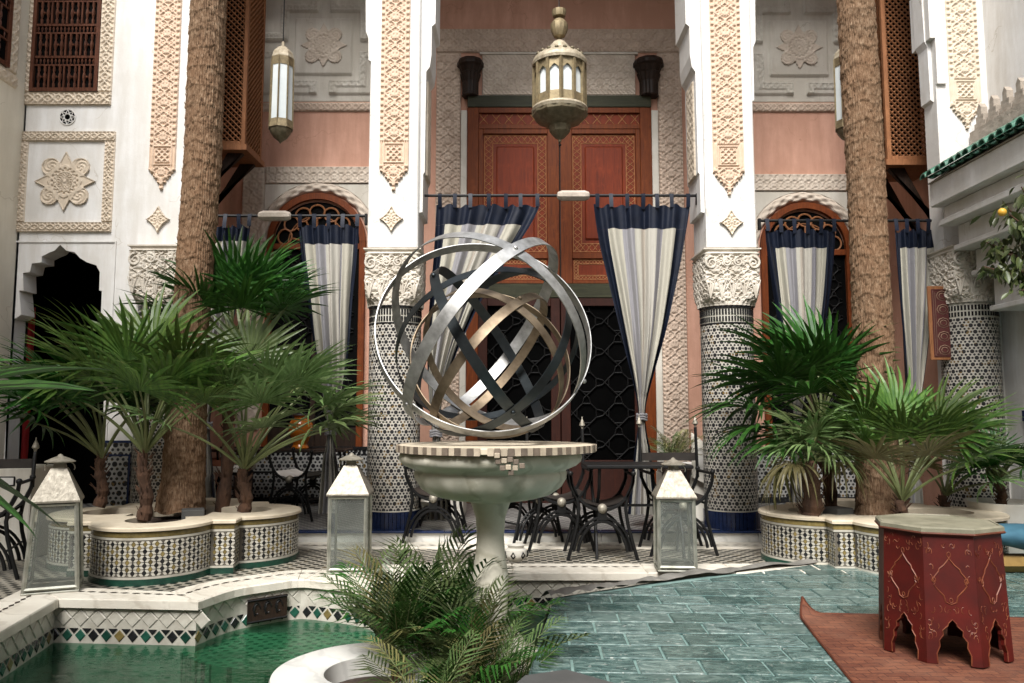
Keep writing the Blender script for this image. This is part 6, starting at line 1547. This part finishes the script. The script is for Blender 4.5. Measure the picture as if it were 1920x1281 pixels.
# ------------------------------------------------------------------ rug, stool, cushion
rz_ = CZ+.006
ra, rb_, rc = gz(1494,1150,rz_), gz(1925,1160,rz_), gz(1600,1281,rz_)
dl_ = (rc-ra).normalized(); A0 = ra; A1 = ra+dl_*1.5; B0 = ra.lerp(rb_, 1)+ (rb_-ra).normalized()*.7; B1 = B0+dl_*1.5
def rugf(u, v):
    p = (A0.lerp(B0,u)).lerp(A1.lerp(B1,u), v); du = math.hypot(u*(B0-A0).length, v*1.5); curl = max(0, 1-du/.13)
    return (p.x+.03*curl**2, p.y-.01*curl, rz_+.09*curl**1.6+.004*math.sin(u*19+v*7)*math.sin(v*13)+.003)
rg = thing('rug', 'terracotta red patterned rug with a curled corner under the red stool', 'rug', A0)
q = MB(); q.grid(rugf, 70, 50); nq = len(q.v); q.grid(lambda u, v: (lambda p: (p[0],p[1],p[2]-.006))(rugf(1-u, v)), 70, 50); q.build('weave', M['rug'], rg, True, 80)
q = MB()
for (f_, n_) in ((lambda s: rugf(s,0), 60), (lambda s: rugf(0,s), 50)):
    q.tube([Vector(f_(i/n_))+Vector((0,0,-.002)) for i in range(n_+1)], .006, 5)
q.build('bound_edge', M['stool_brown'], rg, True)
SXc = gz(1768,1215,rz_+.01); sc_ = Vector((SXc.x, SXc.y, rz_+.008)); ks = sc_.y/F
Hs = .575
rb0, rt0 = 110*ks, 101*ks
print('stool', sc_, ks, rb0)
st = thing('octagonal_stool', 'red painted eight sided wooden stool with scalloped feet on the rug', 'stool', sc_, rz=math.radians(-19))
def side_pt(k, s, z, off=0):
    """k side, s -1..1 along it, z height"""
    r = (rb0+(rt0-rb0)*z/Hs)*1.0; a0 = 2*PI*k/8-PI/2-PI/8; a1 = a0+PI/4; A = Vector((math.cos(a0)*r, math.sin(a0)*r, z)); B = Vector((math.cos(a1)*r, math.sin(a1)*r, z)); n = Vector((math.cos((a0+a1)/2), math.sin((a0+a1)/2), 0)); return A.lerp(B, (s+1)/2)+n*off
arch = [(-.6,0),(-.62,.05),(-.5,.09),(-.52,.12),(-.36,.15),(-.38,.175),(-.18,.2),(-.14,.215),(0,.235)]; arch = [(x,z*.8) for x, z in arch]; arch = arch+[(-x,z) for x, z in arch[::-1][1:]]
for k in range(8):
    q = MB(); out = [(-1,0)]+arch+[(1,0),(1,Hs-.02),(-1,Hs-.02)]; P = [side_pt(k, s_*.995, z) for s_, z in out]; a = 2*PI*k/8-PI/2; inn = Vector((-math.cos(a)*.018, -math.sin(a)*.018, 0)); q.prism(P, inn)
    pn = q.build('side_panel', M['stool_red'] if k not in (6,) else M['stool_brown'], None); pn.parent = st
    if k in (0,1,7,2):
        q = MB()
        cart = [(0,.5),(.05,.485),(.16,.455),(.3,.43),(.33,.41),(.46,.375),(.5,.36),(.44,.335),(.48,.325),(.4,.3),(.2,.255),(.15,.215),(0,.2)]; cart = [(x*1.25,.255+(z-.2)*.66) for x, z in cart]; cart = cart+[(-x,z) for x, z in cart[::-1][1:-1]]
        q.tube([side_pt(k, x*1.05, z, .001) for x, z in cart], .003, 4, True)
        q.tube([side_pt(k, x*1.0, z+.004, .001) for x, z in arch], .0026, 4)
        q.tube([side_pt(k, .06*math.cos(b), .272+.01*math.sin(b), .001) for b in np.linspace(0,2*PI,12)[:-1]], .0024, 4, True); q.tube([side_pt(k, .07*math.cos(b), .468+.012*math.sin(b), .001) for b in np.linspace(0,2*PI,12)[:-1]], .0022, 4, True)
        for s_ in (-1,1): q.tube([side_pt(k, s_*(.62+.07*math.cos(b)), .357+.01*math.sin(b), .001) for b in np.linspace(0,2*PI,10)[:-1]], .0022, 4, True)
        r0 = random.Random(40+k)
        for i in range(46):
            x, z = r0.uniform(.05,.88), r0.uniform(.1,.53)
            if (x < .68 and .24 < z < .48) or (z < .2 and x < .7-z*1.2): continue
            a0 = r0.random()*6.28
            for s_ in (-1,1): q.tube([side_pt(k, s_*(x+.08*math.cos(a0+b)), z+.014*math.sin(a0+b), .0008) for b in np.linspace(0, r0.uniform(1.6,3.6), 7)] if True else 0, .0017, 3)
        q.build('painted_scrolls', M['stool_line'], None).parent = pn
q = MB()
def oct_(r, z): return [(r*math.cos(2*PI*k/8-PI/2-PI/8), r*math.sin(2*PI*k/8-PI/2-PI/8), z) for k in range(8)]
Rt = 107*ks; rings = [oct_(Rt*.93,Hs-.02), oct_(Rt,Hs-.012), oct_(Rt,Hs+.006), oct_(Rt*.97,Hs+.012), oct_(Rt*.93,Hs+.013), oct_(Rt*.925,Hs+.009)]
q.add(sum(rings,[]), [tuple(range(7,-1,-1)), tuple(range(40,48))]+[(j*8+i,j*8+(i+1)%8,(j+1)*8+(i+1)%8,(j+1)*8+i) for j in range(5) for i in range(8)]); q.build('stool_top', M['stool_top'], None).parent = st
q = MB()
rr = oct_(Rt*1.002,Hs-.016); q.tube(rr, .006, 4, True); q.build('top_moulding', M['stool_brown'], None).parent = st
# mattress and cushion at the right edge
c0 = Vector((3.36, 5.46, .05)); t = thing('floor_mattress', 'ochre floor mattress at the right edge beyond the teal tiles', 'mattress', c0); zt_ = .15
q = MB().bbox(c0.x, c0.x+1.2, c0.y, c0.y+.26, CZ+.005, zt_, .05); q.build('mattress_body', M['ochre'], t, True, 60)
t = thing('floor_cushion', 'faded blue cushion lying on the ochre mattress', 'cushion', (c0.x+.5, c0.y+.13, zt_))
def pil(u, v):
    a = 2*PI*u; b = PI*(v-.5); x = math.copysign(abs(math.cos(a))**.5, math.cos(a))*math.cos(b)**.4; y = math.copysign(abs(math.sin(a))**.5, math.sin(a))*math.cos(b)**.4
    return (c0.x+.55+.6*x, c0.y+.13+.15*y, zt_+.1-.06*x+.1*math.sin(b)*(1-.35*x*x-.3*y*y)+.008*math.sin(u*40)*math.cos(b))
q = MB().grid(pil, 60, 16, False); q.build('cushion_body', M['blue_cloth'], t, True, 80)
# framed red carpet hung on the wall at the right
x0, x1, z0, z1 = rect(1757, 540, 1797, 668, 7.0)
wc = thing('wall_carpet', 'small dark red framed carpet hanging beside the right half column', 'wall hanging', ((x0+x1)/2, 7.06, z0)); y_ = YF-.03
q = MB().bbox(x0-.03, x1+.02, y_+.006, y_+.028, z0-.03, z1+.03, .004); q.build('frame', M['brown_wood'], wc); q = MB().box(x0, x1, y_, y_+.0055, z0, z1); q.build('carpet', M['rug_red'], wc); q = MB(); mx = (x0+x1)/2  # frame made brown so its shade sits in the colour
for j in range(5):
    zc_ = z0+(z1-z0)*(j+.5)/5
    for rr in (.045,.025): q.tube([(mx+rr*1.2*math.cos(b), y_-.001, zc_+rr*math.sin(b)) for b in np.linspace(0,2*PI,9)[:-1]], .004, 3, True)
for d in (.012,.03): q.tube([(x0+d,y_-.001,z0+d),(x1-d,y_-.001,z0+d),(x1-d,y_-.001,z1-d),(x0+d,y_-.001,z1-d)], .003, 3, True)
q.build('woven_motif', M['rug_cream'], wc)
# small white stools / pots in planters
for (px, py, Y, w_, h, lab, m) in ((362,958,5.95,.16,.13,'grey plastic block at the foot of the left palm trunk','slate'),(1572,985,6.05,.16,.13,'grey plastic block at the foot of the right palm trunk','slate')):
    c = at(px, py, Y); c.z = .3; q = MB().bbox(-w_/2,w_/2,-.08,.08,0,h,.006); o = q.build('planter_block', M[m], None); o.location = c; o.rotation_euler = (0,0,.4); tag(o, lab, 'block', 'grey blocks at the trunk feet')

# ------------------------------------------------------------------ orange tree at the right edge
tr = thing('orange_tree', 'orange tree with olive leaves and a ripening fruit reaching in from the right edge', 'tree', (3.62, 4.7, .04)); r0 = random.Random(12)
tb = Vector((3.62, 4.7, .04)); q = MB(); q.tube([tb, tb+Vector((.02,0,.8)), tb+Vector((-.05,.02,1.5)), tb+Vector((-.1,0,1.9))], [.05,.042,.035,.028], 8)
tips = []
for (px, py, Y) in ((1880,380,4.6),(1900,430,4.75),(1865,470,4.65),(1905,500,4.6),(1935,420,4.9),(1960,480,4.5),(1925,360,4.7),(1960,360,4.8),(1915,545,4.6),(1980,540,4.8),(1850,455,4.7),(1890,400,4.55),(1915,350,4.6),(1845,500,4.6)):
    p = at(px, py, Y); s_ = tb+Vector((-.08,0,r0.uniform(1.3,1.9))); md = s_.lerp(p,.55)+Vector((0,0,.12)); q.tube([s_, md, p], [.02,.012,.004], 5); tips.append((md, p))
q.build('trunk', M['husk'], tr, True)
lf = MB(); lf.add([(0,0,0),(.022,-.014,.004),(.05,-.017,0),(.085,0,-.012),(.05,.017,0),(.022,.014,.004),(.022,0,-.004),(.05,0,-.008)], [(0,1,6),(1,2,7,6),(2,3,7),(0,6,5),(6,7,4,5),(7,3,4)]); lf = lf.mesh('orange_leaf', M['leaf_orange'], True, angle=80)
nl = 0
for md, p in tips:
    for k in range(34):
        s_ = r0.uniform(.25,1.05); b = md.lerp(p, s_)+Vector((r0.gauss(0,.035), r0.gauss(0,.035), r0.gauss(0,.03))); put('leaf', lf, tr, Matrix.Translation(b-tb) @ Matrix.Rotation(r0.random()*6.28, 4, 'Z') @ Matrix.Rotation(r0.uniform(.2,1.3), 4, 'Y') @ Matrix.Rotation(r0.uniform(-.8,.8), 4, 'X') @ Matrix.Scale(r0.uniform(.7,1.15), 4)); nl += 1
for px, py in ((1879,398),(1957,445)): q = MB().sphere(at(px,py,4.5), .024, 16, 10); q.build('fruit', M['orange'], tr, True)
